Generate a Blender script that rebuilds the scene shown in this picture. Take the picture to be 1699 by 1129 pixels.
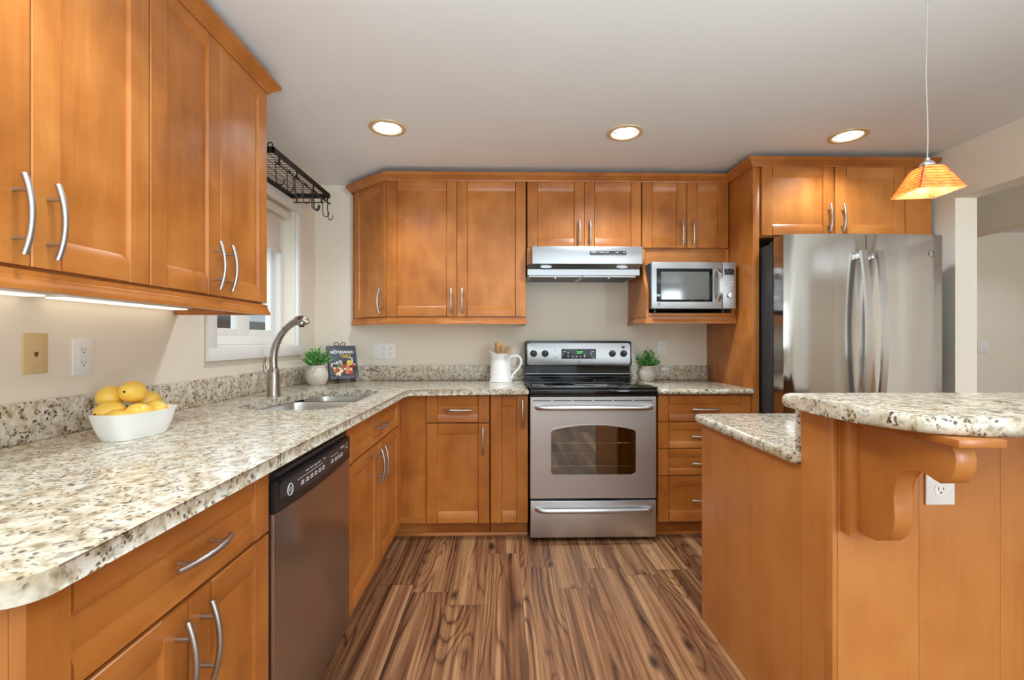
import bpy, bmesh, math, random
from mathutils import Matrix, Vector
random.seed(7)
for o in list(bpy.data.objects): bpy.data.objects.remove(o, do_unlink=True)
SC = bpy.context.scene
COL = SC.collection
# ------------------------------------------------------------------ camera, world, lights, exposure
CAM_H = 1.21
cd = bpy.data.cameras.new('camera'); cam = bpy.data.objects.new('camera', cd); COL.objects.link(cam)
cam.location = (0, 0, CAM_H); cam.rotation_euler = (math.pi/2, 0, -math.radians(1.08))
cd.sensor_width = 36.0; cd.lens = 36.0*770/1699; cd.clip_start = 0.02; cd.clip_end = 100
SC.camera = cam
SC.view_settings.view_transform = 'Standard'; SC.view_settings.look = 'None'
SC.view_settings.gamma = 1.0; SC.view_settings.use_curve_mapping = False
SC.view_settings.exposure = 0.35
try:
    SC.cycles.use_denoising = True
    SC.cycles.max_bounces = 8; SC.cycles.diffuse_bounces = 5; SC.cycles.glossy_bounces = 4
    SC.cycles.transmission_bounces = 6; SC.cycles.caustics_reflective = False; SC.cycles.caustics_refractive = False
    SC.cycles.sample_clamp_indirect = 6.0
except Exception: pass
W = bpy.data.worlds.new('World'); SC.world = W; W.use_nodes = True
bg = W.node_tree.nodes['Background']; bg.inputs[0].default_value = (0.80, 0.90, 1.0, 1); bg.inputs[1].default_value = 0.5

def area(name, loc, rot, sx, sy, power, color):
    l = bpy.data.lights.new(name, 'AREA'); l.shape = 'RECTANGLE'; l.size = sx; l.size_y = sy; l.energy = power; l.color = color
    o = bpy.data.objects.new(name, l); COL.objects.link(o); o.location = loc; o.rotation_euler = rot; return o
R90 = math.pi/2
# daylight entering by the windows behind the camera (each lamp fills its window opening)
area('daylight_living_window', (0.75, -3.42, 1.25), (R90, 0, 0), 2.5, 1.9, 16, (0.78, 0.90, 1.0))
area('daylight_hall_window', (3.75, -3.42, 1.25), (R90, 0, 0), 1.1, 1.9, 112, (0.80, 0.91, 1.0))
area('daylight_sink_window', (-1.60, 2.67, 1.5), (0, -R90, 0), 0.55, 0.8, 2.5, (0.85, 0.93, 1.0))

# added fill lamp behind the camera, bounced off the ceiling for even brightness
area('added_ceiling_fill', (0.25, -0.95, 1.0), (math.pi, 0, 0), 1.6, 1.6, 118, (0.68, 0.88, 1.0))
def spot(name, loc, power, color=(0.84, 0.93, 1.0)):
    l = bpy.data.lights.new(name, 'SPOT'); l.energy = power; l.spot_size = math.radians(140); l.spot_blend = 0.7; l.shadow_soft_size = 0.06; l.color = color
    o = bpy.data.objects.new(name, l); COL.objects.link(o); o.location = loc; return o
CANS = [(-0.618, 2.49), (0.665, 2.525), (1.912, 2.54)]
CEIL = 2.345
for (x, y), p in zip(CANS, (30, 46, 20)): spot('can_and_fill_lamp', (x, y, CEIL-0.004), p)
for x, y, p in [(-0.6, 0.9, 42), (0.67, 0.9, 20), (1.9, 0.6, 8), (-0.6, -1.4, 16), (0.67, -1.4, 16), (1.9, -1.4, 16), (4.0, 2.6, 40), (4.9, 3.9, 24), (4.0, 0.4, 24), (3.3, 1.3, 34)]: spot('can_and_fill_lamp', (x, y, CEIL-0.004), p)  # out-of-view spots without fixtures; hall ones added to brighten hall and jamb

# ------------------------------------------------------------------ materials
def lin(r, g, b):
    f = lambda c: (c/255/12.92) if c/255 <= 0.04045 else ((c/255+0.055)/1.055)**2.4
    return (f(r), f(g), f(b), 1)
class N:
    def __init__(s, name):
        s.m = bpy.data.materials.new(name); s.m.use_nodes = True; s.t = s.m.node_tree
        s.b = s.t.nodes['Principled BSDF']
    def n(s, typ, **kw):
        x = s.t.nodes.new('ShaderNode'+typ)
        for k, v in kw.items():
            if k.startswith('i_'):
                k = k[2:]; x.inputs[int(k) if k.isdigit() else k.replace('_', ' ')].default_value = v
            else: setattr(x, k, v)
        return x
    def l(s, a, b): s.t.links.new(a, b)
    def math(s, op, a, b=None, c=None):
        x = s.n('Math', operation=op)
        for i, v in enumerate((a, b, c)):
            if v is None: continue
            if isinstance(v, (int, float)): x.inputs[i].default_value = v
            else: s.l(v, x.inputs[i])
        return x.outputs[0]
    def ramp(s, fac, stops, interp='LINEAR'):
        x = s.n('ValToRGB'); r = x.color_ramp; r.interpolation = interp
        while len(r.elements) < len(stops): r.elements.new(0.5)
        for e, (p, c) in zip(r.elements, stops): e.position = p; e.color = c if len(c) == 4 else (*c, 1)
        s.l(fac, x.inputs[0]); return x.outputs[0]
    def mix(s, fac, a, b, blend='MIX'):
        x = s.n('Mix', data_type='RGBA', blend_type=blend)
        for i, v in ((0, fac), (6, a), (7, b)):
            if isinstance(v, (int, float)): x.inputs[i].default_value = v
            elif isinstance(v, tuple): x.inputs[i].default_value = v
            else: s.l(v, x.inputs[i])
        return x.outputs[2]
    def coord(s, scale=(1, 1, 1), rnd=0.0, rot=(0, 0, 0)):
        tc = s.n('TexCoord'); mp = s.n('Mapping'); mp.inputs['Scale'].default_value = scale; mp.inputs['Rotation'].default_value = rot
        s.l(tc.outputs['Object'], mp.inputs['Vector'])
        if rnd:
            oi = s.n('ObjectInfo'); v = s.n('CombineXYZ')
            a = s.math('MULTIPLY', oi.outputs['Random'], rnd)
            for i in range(3): s.l(a, v.inputs[i])
            s.l(v.outputs[0], mp.inputs['Location'])
        return mp.outputs[0]
    def noise(s, vec, scale, detail=3, rough=0.5, dist=0.0):
        x = s.n('TexNoise'); s.l(vec, x.inputs['Vector'])
        x.inputs['Scale'].default_value = scale; x.inputs['Detail'].default_value = detail
        x.inputs['Roughness'].default_value = rough; x.inputs['Distortion'].default_value = dist
        return x.outputs[0]
    def bump(s, h, strength, dist=0.01):
        x = s.n('Bump'); x.inputs['Strength'].default_value = strength; x.inputs['Distance'].default_value = dist
        s.l(h, x.inputs['Height']); s.l(x.outputs[0], s.b.inputs['Normal'])
    def set(s, **kw):
        for k, v in kw.items():
            inp = s.b.inputs[k.replace('_', ' ')]
            if isinstance(v, (int, float, tuple)): inp.default_value = v
            else: s.l(v, inp)
        return s

def plain(name, col, rough=0.5, metal=0.0, nscale=0, namp=0.06, **kw):
    m = N(name); c = col if len(col) == 4 else (*col, 1)
    v = m.noise(m.coord(), nscale or 30, 2)
    lo = tuple(x*(1-namp) for x in c[:3])+(1,); hi = tuple(min(1, x*(1+namp)) for x in c[:3])+(1,)
    m.set(Base_Color=m.ramp(v, [(0.3, lo), (0.7, hi)]), Roughness=rough, Metallic=metal, **kw)
    return m.m

def wood(name, axis, dark=(0.31, 0.092, 0.015), mid=(0.45, 0.150, 0.028), light=(0.57, 0.220, 0.052), rough=0.33, rnd=31.0):
    m = N(name)
    st = {'x': (0.9, 6, 6), 'z': (6, 6, 0.9), 'y': (6, 0.9, 6)}[axis]
    fn = {'x': (4, 90, 90), 'z': (90, 90, 4), 'y': (90, 4, 90)}[axis]
    a = m.noise(m.coord(st, rnd), 1.5, 4, 0.55, 0.8)
    b = m.noise(m.coord(fn, rnd), 1.2, 3, 0.6)
    c = m.noise(m.coord((2.2, 2.2, 2.2), rnd), 2.5, 3, 0.5, 0.3)
    v = m.math('ADD', m.math('MULTIPLY', a, 0.42), m.math('ADD', m.math('MULTIPLY', b, 0.16), m.math('MULTIPLY', c, 0.59)))
    oi = m.n('ObjectInfo')
    v = m.math('ADD', v, m.math('MULTIPLY', m.math('SUBTRACT', oi.outputs['Random'], 0.5), 0.10))
    col = m.ramp(v, [(0.38, (*dark, 1)), (0.58, (*mid, 1)), (0.80, (*light, 1))])
    # small dark mineral flecks
    fl = m.noise(m.coord({'x': (6, 40, 40), 'z': (40, 40, 6), 'y': (40, 6, 40)}[axis], rnd), 0.55, 2)
    col = m.mix(m.ramp(fl, [(0.15, (0.8, 0.8, 0.8)), (0.21, (0, 0, 0))]), col, (*[x*0.45 for x in dark], 1))
    m.set(Base_Color=col, Roughness=rough, Specular_IOR_Level=0.38, Coat_Weight=0.08, Coat_Roughness=0.15)
    return m.m
WZ = wood('maple_grain_vertical', 'z'); WX = wood('maple_grain_horizontal', 'x'); WY = wood('maple_grain_along', 'y')
WPZ = wood('island_maple_vertical', 'z', (0.42, 0.142, 0.028), (0.51, 0.185, 0.042), (0.58, 0.23, 0.058), 0.33)
UTENSIL = wood('pale_beech', 'z', (0.55, 0.28, 0.11), (0.72, 0.40, 0.17), (0.85, 0.52, 0.25), 0.5)

def granite(name):
    m = N(name)
    co = m.coord((1, 1, 1), 0, (0.3, 0.5, 0.6))
    # warp
    w = m.n('TexNoise'); m.l(co, w.inputs['Vector']); w.inputs['Scale'].default_value = 14; w.inputs['Detail'].default_value = 3
    va = m.n('VectorMath', operation='SCALE'); m.l(w.outputs['Color'], va.inputs[0]); va.inputs['Scale'].default_value = 0.055
    vb = m.n('VectorMath', operation='ADD'); m.l(co, vb.inputs[0]); m.l(va.outputs[0], vb.inputs[1]); wv = vb.outputs[0]
    base = m.ramp(m.noise(wv, 34, 4, 0.6), [(0.30, lin(136, 116, 90)), (0.42, lin(192, 178, 152)), (0.54, lin(214, 206, 189)), (0.72, lin(228, 222, 210))])
    tan = m.noise(wv, 11, 3, 0.6)
    base = m.mix(m.ramp(tan, [(0.57, (0, 0, 0)), (0.72, (0.55, 0.55, 0.55))]), base, lin(186, 158, 114))
    grey = m.noise(wv, 52, 3, 0.55)
    base = m.mix(m.ramp(grey, [(0.56, (0, 0, 0)), (0.66, (0.7, 0.7, 0.7))]), base, lin(140, 130, 118))
    dk = m.n('TexVoronoi', feature='F1'); m.l(wv, dk.inputs['Vector']); dk.inputs['Scale'].default_value = 85; dk.inputs['Randomness'].default_value = 1.0
    msk = m.math('MULTIPLY', m.ramp(dk.outputs['Distance'], [(0.26, (1, 1, 1)), (0.40, (0, 0, 0))]), m.ramp(m.noise(wv, 26, 2, 0.5), [(0.45, (0, 0, 0)), (0.52, (1, 1, 1))]))
    base = m.mix(msk, base, lin(104, 86, 70))
    dk2 = m.noise(wv, 60, 3, 0.6)
    msk2 = m.math('MULTIPLY', m.ramp(dk2, [(0.60, (0, 0, 0)), (0.65, (1, 1, 1))]), m.ramp(m.noise(co, 8, 2), [(0.42, (0, 0, 0)), (0.56, (1, 1, 1))]))
    base = m.mix(msk2, base, lin(72, 58, 52))
    m.set(Base_Color=base, Roughness=0.16, Specular_IOR_Level=0.5)
    return m.m
GRAN = granite('speckled_cream_granite')

def steel(name, base=(0.70, 0.722, 0.745), rough=0.42, aniso=0.5, wavy=0.0, brush='x'):
    m = N(name)
    v = m.noise(m.coord((1.5, 1.5, 6)), 1.5, 2)
    c = tuple(base)
    m.set(Base_Color=m.ramp(v, [(0.3, tuple(x*0.985 for x in c)+(1,)), (0.7, c+(1,))]), Metallic=1.0, Anisotropic=aniso,
          Roughness=m.ramp(v, [(0.3, (rough*0.97,)*3), (0.7, (rough*1.03,)*3)]))
    tg = m.n('Tangent', direction_type='RADIAL', axis='Z'); m.l(tg.outputs[0], m.b.inputs['Tangent'])
    if wavy: m.bump(m.noise(m.coord((6, 6, 0.7)), 1.0, 1), wavy, 0.02)
    return m.m
STEEL = steel('brushed_stainless'); STEELF = steel('fridge_stainless', (0.53, 0.525, 0.52), 0.15, 0.6, 0.35)
STEELH = plain('satin_stainless_handle', (0.60, 0.59, 0.58), 0.30, 1.0, namp=0.02)
STEELU = steel('brushed_stainless_dimmed', (0.47, 0.48, 0.495), 0.40)  # brushed steel colour darkened to offset bright reflections on the upper parts
STEELD = steel('dishwasher_stainless', (0.50, 0.47, 0.45), 0.28, 0.6)
STEELS = steel('sink_stainless', (0.62, 0.60, 0.58), 0.30, 0.3)
NICKEL = plain('brushed_nickel', (0.50, 0.48, 0.455), 0.36, 1.0)
CHROME = plain('chrome', (0.78, 0.78, 0.78), 0.10, 1.0)
FAUCET = plain('faucet_nickel', (0.38, 0.345, 0.31), 0.26, 1.0)
BLACK = plain('black_plastic', (0.012, 0.012, 0.013), 0.35)
BLACKG = plain('black_gloss_glass', (0.006, 0.006, 0.007), 0.06)
CHAR = plain('charcoal_plastic', (0.035, 0.035, 0.04), 0.35)
DARKSIDE = plain('dark_grey_painted_steel', (0.035, 0.035, 0.036), 0.38)
IRON = plain('black_wrought_iron', (0.010, 0.009, 0.009), 0.5)
WHITEP = plain('white_plastic', lin(236, 234, 230), 0.35, namp=0.01)
BEIGEP = plain('almond_plastic', lin(214, 186, 138), 0.4, namp=0.02)
WHITET = plain('white_trim_paint', lin(238, 236, 232), 0.4, namp=0.01)
WALL = plain('greige_wall_paint', lin(233, 223, 206), 0.75, nscale=3, namp=0.015)
CEILM = plain('ceiling_paint', lin(234, 233, 231), 0.8, nscale=2, namp=0.015)
CERAMIC = plain('white_glazed_ceramic', lin(240, 240, 238), 0.12, namp=0.01)
POTM = plain('pale_stone_glaze', lin(206, 198, 184), 0.35, nscale=60, namp=0.05)
FRUIT = plain('yellow_fruit_skin', lin(238, 194, 84), 0.38, nscale=14, namp=0.10, Subsurface_Weight=0.08)
STEMM = plain('dark_stem_scar', lin(62, 40, 22), 0.8)
LEAF = plain('leaf_green', (0.075, 0.27, 0.05), 0.5, nscale=60, namp=0.5)
LEAF2 = plain('leaf_light_green', (0.19, 0.48, 0.13), 0.5, nscale=60, namp=0.4)
SOIL = plain('soil', (0.03, 0.02, 0.014), 0.9)
FABRIC = plain('blind_fabric', lin(222, 212, 200), 0.85, nscale=300, namp=0.04)
INK = plain('dark_ink', (0.02, 0.02, 0.022), 0.5)
MARK = plain('light_marking', lin(215, 215, 215), 0.5)
MARKD = plain('grey_marking', lin(120, 120, 122), 0.5)
ORANGE = plain('red_marking', lin(200, 80, 40), 0.5)
COVER = plain('slate_book_cover', lin(72, 76, 88), 0.35)
PAGES = plain('book_pages', lin(214, 208, 200), 0.8)
YELL = plain('cover_yellow', lin(214, 190, 60), 0.4)
CRED = plain('cover_red', lin(178, 40, 34), 0.4)
CORG = plain('cover_orange', lin(210, 110, 60), 0.4)
CCREAM = plain('cover_cream', lin(226, 206, 160), 0.4)
CBROWN = plain('cover_brown', lin(84, 52, 40), 0.4)
CGREEN = plain('cover_green', lin(96, 104, 60), 0.4)
CWHITE = plain('cover_white', lin(232, 232, 230), 0.4)
CDARK = plain('cover_dark', lin(44, 32, 36), 0.4)
CORDM = plain('clear_grey_cord', lin(170, 166, 160), 0.4)
GOLDT = plain('cream_lamp_trim', lin(214, 186, 140), 0.35, namp=0.02)
MESHF = plain('grease_filter_mesh', (0.16, 0.155, 0.15), 0.5, 0.8, nscale=400, namp=0.5)
CARCASS = plain('cabinet_recess', (0.10, 0.035, 0.010), 0.6)
OUTW = plain('outside_siding', lin(150, 150, 150), 0.8)
OUTG = plain('outside_ground', lin(110, 104, 92), 0.9)
FENCE = plain('outside_fence', lin(128, 118, 106), 0.8)
CURTG = plain('garden_green', lin(70, 120, 60), 0.9, nscale=3, namp=0.5)

def emis(name, col, s):
    m = N(name); m.set(Base_Color=(*col, 1), Emission_Color=(*col, 1), Emission_Strength=s); return m.m
BULB = emis('lamp_bulb', (1.0, 0.95, 0.88), 5.0)
PBULB = emis('pendant_bulb', (1.0, 0.86, 0.62), 22.0)
STRIP = emis('under_cabinet_diffuser', (1.0, 0.84, 0.66), 1.15)
LED = emis('green_digits', (0.20, 1.0, 0.22), 0.8)
LEDBG = plain('display_green_window', (0.004, 0.03, 0.006), 0.15)
def glass(name, tint=(1, 1, 1), rough=0.0, refl=0.035):
    m = N(name); t = m.n('BsdfTransparent'); t.inputs[0].default_value = (*tint, 1); g = m.n('BsdfGlossy'); g.inputs['Roughness'].default_value = rough
    lw = m.n('LayerWeight'); fr = m.math('ADD', m.math('MULTIPLY', m.math('POWER', lw.outputs['Facing'], 4.0), 0.55), refl); mx = m.n('MixShader'); m.l(fr, mx.inputs[0]); m.l(t.outputs[0], mx.inputs[1]); m.l(g.outputs[0], mx.inputs[2])
    m.l(mx.outputs[0], m.t.nodes['Material Output'].inputs[0]); return m.m
GLASS = glass('window_glass', (0.92, 0.95, 0.95))
OVENG = glass('oven_glass', (0.60, 0.56, 0.43), 0.03, 0.20)
MICROG = plain('microwave_screen', (0.075, 0.077, 0.073), 0.07, Specular_IOR_Level=0.9)
OVENIN = plain('oven_enamel', (0.42, 0.38, 0.30), 0.5)
def shade_mat():
    m = N('amber_art_glass')
    z = m.noise(m.coord((60, 60, 200)), 1, 2)
    col = m.ramp(z, [(0.3, lin(244, 158, 92)), (0.7, lin(254, 204, 152))])
    tr = m.n('BsdfTranslucent'); m.l(col, tr.inputs[0]); df = m.n('BsdfDiffuse'); m.l(col, df.inputs[0]); gl = m.n('BsdfGlossy'); gl.inputs['Roughness'].default_value = 0.1
    a = m.n('MixShader'); a.inputs[0].default_value = 0.18; m.l(tr.outputs[0], a.inputs[1]); m.l(df.outputs[0], a.inputs[2])
    b = m.n('MixShader'); b.inputs[0].default_value = 0.05; m.l(a.outputs[0], b.inputs[1]); m.l(gl.outputs[0], b.inputs[2])
    m.l(b.outputs[0], m.t.nodes['Material Output'].inputs[0]); return m.m
AMBER = shade_mat(); AMBERE = plain('dark_red_glass_edge', lin(120, 44, 40), 0.3)

def floor_mat():
    m = N('walnut_look_planks')
    tc = m.n('TexCoord'); sp = m.n('SeparateXYZ'); m.l(tc.outputs['Object'], sp.inputs[0])
    X, Y = sp.outputs[0], sp.outputs[1]
    RW, PL = 0.178, 1.22
    u = m.math('DIVIDE', m.math('ADD', X, 2.045), RW); row = m.math('FLOOR', u)
    wr = m.n('TexWhiteNoise', noise_dimensions='1D'); m.l(m.math('ADD', row, 4.5), wr.inputs['W'])
    vv = m.math('ADD', m.math('DIVIDE', Y, PL), wr.outputs['Value']); plk = m.math('FLOOR', vv)
    wp = m.n('TexWhiteNoise', noise_dimensions='1D'); m.l(m.math('ADD', m.math('MULTIPLY', row, 7.13), m.math('MULTIPLY', plk, 3.37)), wp.inputs['W']); P = wp.outputs['Value']
    fu, fv = m.math('FRACT', u), m.math('FRACT', vv)
    eu = m.math('MULTIPLY', m.math('MINIMUM', fu, m.math('SUBTRACT', 1.0, fu)), RW); ev = m.math('MULTIPLY', m.math('MINIMUM', fv, m.math('SUBTRACT', 1.0, fv)), PL)
    seam = m.ramp(m.math('MINIMUM', eu, ev), [(0.0006, (1, 1, 1)), (0.0016, (0, 0, 0))])
    off = m.math('ADD', m.math('MULTIPLY', P, 37.3), m.math('MULTIPLY', row, 3.71))
    def vec(sx, sy, oz=1.0):
        c = m.n('CombineXYZ'); m.l(m.math('MULTIPLY', X, sx), c.inputs[0]); m.l(m.math('ADD', m.math('MULTIPLY', Y, sy), off), c.inputs[1]); m.l(m.math('MULTIPLY', off, oz), c.inputs[2]); return c.outputs[0]
    # knots
    vo = m.n('TexVoronoi', feature='F1'); m.l(vec(5.0, 1.9, 2.3), vo.inputs['Vector']); vo.inputs['Scale'].default_value = 1.0; vo.inputs['Randomness'].default_value = 1.0
    kd = m.math('ADD', vo.outputs['Distance'], m.math('MULTIPLY', m.noise(vec(40, 12), 1, 2), 0.05))
    kn = m.ramp(kd, [(0.0, (1, 1, 1)), (0.10, (0.30, 0.30, 0.30)), (0.40, (0, 0, 0))], 'EASE')
    # cathedral rings: thin dark lines around slow contours, bending round the knots
    lowf = m.noise(vec(4.6, 0.42), 1.0, 1, 0.4, 0.1)
    v = m.math('ADD', m.math('MULTIPLY', lowf, 30.0), m.math('MULTIPLY', kn, 3.4))
    v = m.math('ADD', v, m.math('MULTIPLY', m.noise(vec(26, 1.2), 1, 2, 0.55), 0.8))
    tri = m.math('ABSOLUTE', m.math('SUBTRACT', m.math('MULTIPLY', m.math('FRACT', v), 2.0), 1.0))
    ring = m.math('MULTIPLY', m.math('POWER', tri, 4.0), m.ramp(m.noise(vec(7, 0.8), 1, 2), [(0.40, (0.15,)*3), (0.62, (1, 1, 1))]))
    fine = m.noise(vec(120, 2.2), 1.0, 4, 0.7, 0.1)
    mid = m.noise(vec(30, 0.55), 1.0, 3, 0.6, 0.05)
    broad = m.noise(vec(9, 0.30), 1.0, 2, 0.5)
    g = m.math('ADD', m.math('MULTIPLY', fine, 0.44), m.math('ADD', m.math('MULTIPLY', mid, 0.52), m.math('MULTIPLY', broad, 0.42)))
    g = m.math('SUBTRACT', m.math('ADD', g, m.math('MULTIPLY', m.math('SUBTRACT', P, 0.5), 0.09)), m.math('MULTIPLY', ring, 0.20))
    col = m.ramp(g, [(0.46, lin(52, 31, 21)), (0.56, lin(97, 61, 40)), (0.67, lin(138, 94, 63)), (0.78, lin(176, 131, 91)), (0.9, lin(202, 160, 117))])
    col = m.mix(m.ramp(kd, [(0.06, (0.95, 0.95, 0.95)), (0.15, (0, 0, 0))]), col, lin(50, 32, 24))
    col = m.mix(m.math('MULTIPLY', seam, 0.55), col, lin(60, 38, 26))
    m.set(Base_Color=col, Roughness=m.ramp(fine, [(0.3, (0.36,)*3), (0.7, (0.46,)*3)]), Specular_IOR_Level=0.35)
    m.bump(fine, 0.06, 0.002)
    return m.m
FLOORM = floor_mat()

# ------------------------------------------------------------------ mesh building
WM = {}
I4 = Matrix.Identity(4)
class G:
    """collects shapes in a frame F and links them as one mesh object"""
    def __init__(s, F=None): s.bm = bmesh.new(); s.F = F or I4
    def _take(s, t, mat, M=None):
        if M is not None: bmesh.ops.transform(t, matrix=M, verts=t.verts)
        bmesh.ops.recalc_face_normals(t, faces=t.faces)
        for f in t.faces:
            if mat >= 0: f.material_index = mat
        me = bpy.data.meshes.new('tmp'); t.to_mesh(me); t.free(); s.bm.from_mesh(me); bpy.data.meshes.remove(me); return s
    def box(s, x0, x1, y0, y1, z0, z1, bev=0.0, mat=0, M=None, seg=2):
        t = bmesh.new(); bmesh.ops.create_cube(t, size=1)
        for v in t.verts: v.co = Vector(((x0+x1)/2+v.co.x*(x1-x0), (y0+y1)/2+v.co.y*(y1-y0), (z0+z1)/2+v.co.z*(z1-z0)))
        if bev: bmesh.ops.bevel(t, geom=list(t.edges), offset=min(bev, 0.45*min(abs(x1-x0), abs(y1-y0), abs(z1-z0))), segments=seg, profile=0.5, affect='EDGES')
        return s._take(t, mat, M)
    def prism(s, poly, axis, a, b, mat=0, M=None, bev=0.0, seg=2, both=True):
        t = bmesh.new()
        def P(u, v, w): return {'x': (w, u, v), 'y': (u, w, v), 'z': (u, v, w)}[axis]
        A = [t.verts.new(P(u, v, a)) for u, v in poly]; B = [t.verts.new(P(u, v, b)) for u, v in poly]
        n = len(poly); fa = t.faces.new(A); fb = t.faces.new(B[::-1])
        for i in range(n): t.faces.new((A[i], B[i], B[(i+1) % n], A[(i+1) % n]))
        if bev:
            es = [e for e in t.edges if (e in fb.edges[:] or (both and e in fa.edges[:]))]
            bmesh.ops.bevel(t, geom=es, offset=bev, segments=seg, profile=0.5, affect='EDGES')
        return s._take(t, mat, M)
    def tube(s, pts, r, seg=10, mat=0, M=None, cap=True, flat=None):
        """r: radius or list of radii; flat=(w,h,up) gives a rectangular section"""
        pts = [Vector(p) for p in pts]; n = len(pts); t = bmesh.new(); rings = []
        up = Vector(flat[2]) if flat else None; nrm = None
        for i, p in enumerate(pts):
            d = (pts[min(i+1, n-1)]-pts[max(i-1, 0)]).normalized()
            if up is not None: a = up-d*up.dot(d); a.normalize()
            elif nrm is None:
                a = d.orthogonal().normalized()
            else:
                a = nrm-d*nrm.dot(d); a.normalize()
            nrm = a; b = d.cross(a)
            if flat:
                w, h = flat[0]/2, flat[1]/2
                cs = [(a*h+b*w), (a*h-b*w), (-a*h-b*w), (-a*h+b*w)]
            else:
                rr = r[i] if isinstance(r, (list, tuple)) else r
                cs = [a*math.cos(2*math.pi*k/seg)*rr+b*math.sin(2*math.pi*k/seg)*rr for k in range(seg)]
            rings.append([t.verts.new(p+c) for c in cs])
        k = len(rings[0])
        for i in range(n-1):
            for j in range(k): t.faces.new((rings[i][j], rings[i][(j+1) % k], rings[i+1][(j+1) % k], rings[i+1][j]))
        if cap: t.faces.new(rings[0][::-1]); t.faces.new(rings[-1])
        return s._take(t, mat, M)
    def loft(s, rings, mat=0, M=None, cap0=True, cap1=True):
        t = bmesh.new(); R = [[t.verts.new(p) for p in r] for r in rings]; k = len(R[0])
        for i in range(len(R)-1):
            for j in range(k): t.faces.new((R[i][j], R[i][(j+1) % k], R[i+1][(j+1) % k], R[i+1][j]))
        if cap0: t.faces.new(R[0][::-1])
        if cap1: t.faces.new(R[-1])
        return s._take(t, mat, M)
    def lathe(s, prof, seg=28, mat=0, M=None, c=(0, 0), cap0=True, cap1=True):
        return s.loft([[(c[0]+r*math.cos(2*math.pi*k/seg), c[1]+r*math.sin(2*math.pi*k/seg), z) for k in range(seg)] for r, z in prof], mat, M, cap0, cap1)
    def cyl(s, p, q, r, seg=16, mat=0, M=None): return s.tube([p, q], r, seg, mat, M)
    def sph(s, c, r, mat=0, seg=16, M=None):
        t = bmesh.new(); bmesh.ops.create_uvsphere(t, u_segments=seg, v_segments=max(6, seg//2), radius=1)
        rr = r if isinstance(r, (tuple, list)) else (r, r, r)
        for v in t.verts: v.co = Vector((c[0]+v.co.x*rr[0], c[1]+v.co.y*rr[1], c[2]+v.co.z*rr[2]))
        return s._take(t, mat, M)
    def sweep(s, path, prof, mat=0):
        """profile (out, z) along an XY path, outward = right-hand side, mitred"""
        pts = [Vector(p) for p in path]; n = len(pts); rings = []
        def rt(d): return Vector((d.y, -d.x))
        for i, p in enumerate(pts):
            d0 = (pts[i]-pts[i-1]).normalized() if i else None; d1 = (pts[i+1]-pts[i]).normalized() if i < n-1 else None
            if d0 is None: m = rt(d1)
            elif d1 is None: m = rt(d0)
            else:
                a, b = rt(d0), rt(d1); m = (a+b).normalized(); m = m/max(0.2, m.dot(a))
            rings.append([(p.x+m.x*o, p.y+m.y*o, z) for o, z in prof])
        return s.loft(rings, mat)
    def faces(s, verts, faces, mat=0, M=None):
        t = bmesh.new(); V = [t.verts.new(v) for v in verts]
        for f in faces: t.faces.new([V[i] for i in f])
        return s._take(t, mat, M)
    def obj(s, name, mats, parent=None, smooth=35, origin=None):
        bm = s.bm; bmesh.ops.transform(bm, matrix=s.F, verts=bm.verts)
        ca = math.radians(smooth)
        for e in bm.edges: e.smooth = (len(e.link_faces) == 2 and e.calc_face_angle(0) < ca)
        for f in bm.faces: f.smooth = smooth > 0
        me = bpy.data.meshes.new(name); bm.to_mesh(me); bm.free()
        for m in (mats if isinstance(mats, (list, tuple)) else [mats]): me.materials.append(m)
        return link_mesh(me, name, parent, origin)
def link_mesh(me, name, parent=None, origin=None):
    o = bpy.data.objects.new(name, me); COL.objects.link(o)
    if parent is not None:
        me.transform(WM[parent].inverted()); o.parent = parent; WM[o] = WM[parent].copy()
    else:
        vs = me.vertices
        if origin is None:
            xs = [v.co.x for v in vs]; ys = [v.co.y for v in vs]; zs = [v.co.z for v in vs]
            origin = ((min(xs)+max(xs))/2, (min(ys)+max(ys))/2, min(zs))
        T = Matrix.Translation(origin); me.transform(T.inverted()); o.location = origin; WM[o] = T
    return o
def tag(o, label, cat, group=None):
    o['label'] = label; o['category'] = cat
    if group: o['group'] = group
    return o
def struct(o): o['kind'] = 'structure'; return o
def thing(name, label, cat, loc=(0, 0, 0), rz=0.0, group=None):
    o = bpy.data.objects.new(name, None); COL.objects.link(o); o.location = loc; o.rotation_euler = (0, 0, rz); o.empty_display_size = 0.05
    WM[o] = Matrix.Translation(loc) @ Matrix.Rotation(rz, 4, 'Z'); return tag(o, label, cat, group)
def copy_thing(o, delta, label):
    c = o.copy(); COL.objects.link(c); c['label'] = label; c.location = o.location+Vector(delta)
    T = Matrix.Translation(delta); WM[c] = T @ WM[o]
    for ch in list(o.children):
        d = ch.copy(); COL.objects.link(d); d.parent = c; WM[d] = WM[c]
        for g in list(ch.children):
            e = g.copy(); COL.objects.link(e); e.parent = d; WM[e] = WM[c]
    return c
def text_mesh(body, size, F, depth=0.0004, align='CENTER', bold=0.0):
    cu = bpy.data.curves.new('txt', 'FONT'); cu.body = body; cu.size = size; cu.extrude = depth; cu.offset = bold*size; cu.align_x = align; cu.align_y = 'CENTER'
    o = bpy.data.objects.new('txt', cu); COL.objects.link(o)
    dg = bpy.context.evaluated_depsgraph_get(); dg.update()
    me = bpy.data.meshes.new_from_object(o.evaluated_get(dg)); bpy.data.objects.remove(o, do_unlink=True); bpy.data.curves.remove(cu)
    me.transform(F); return me
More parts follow.
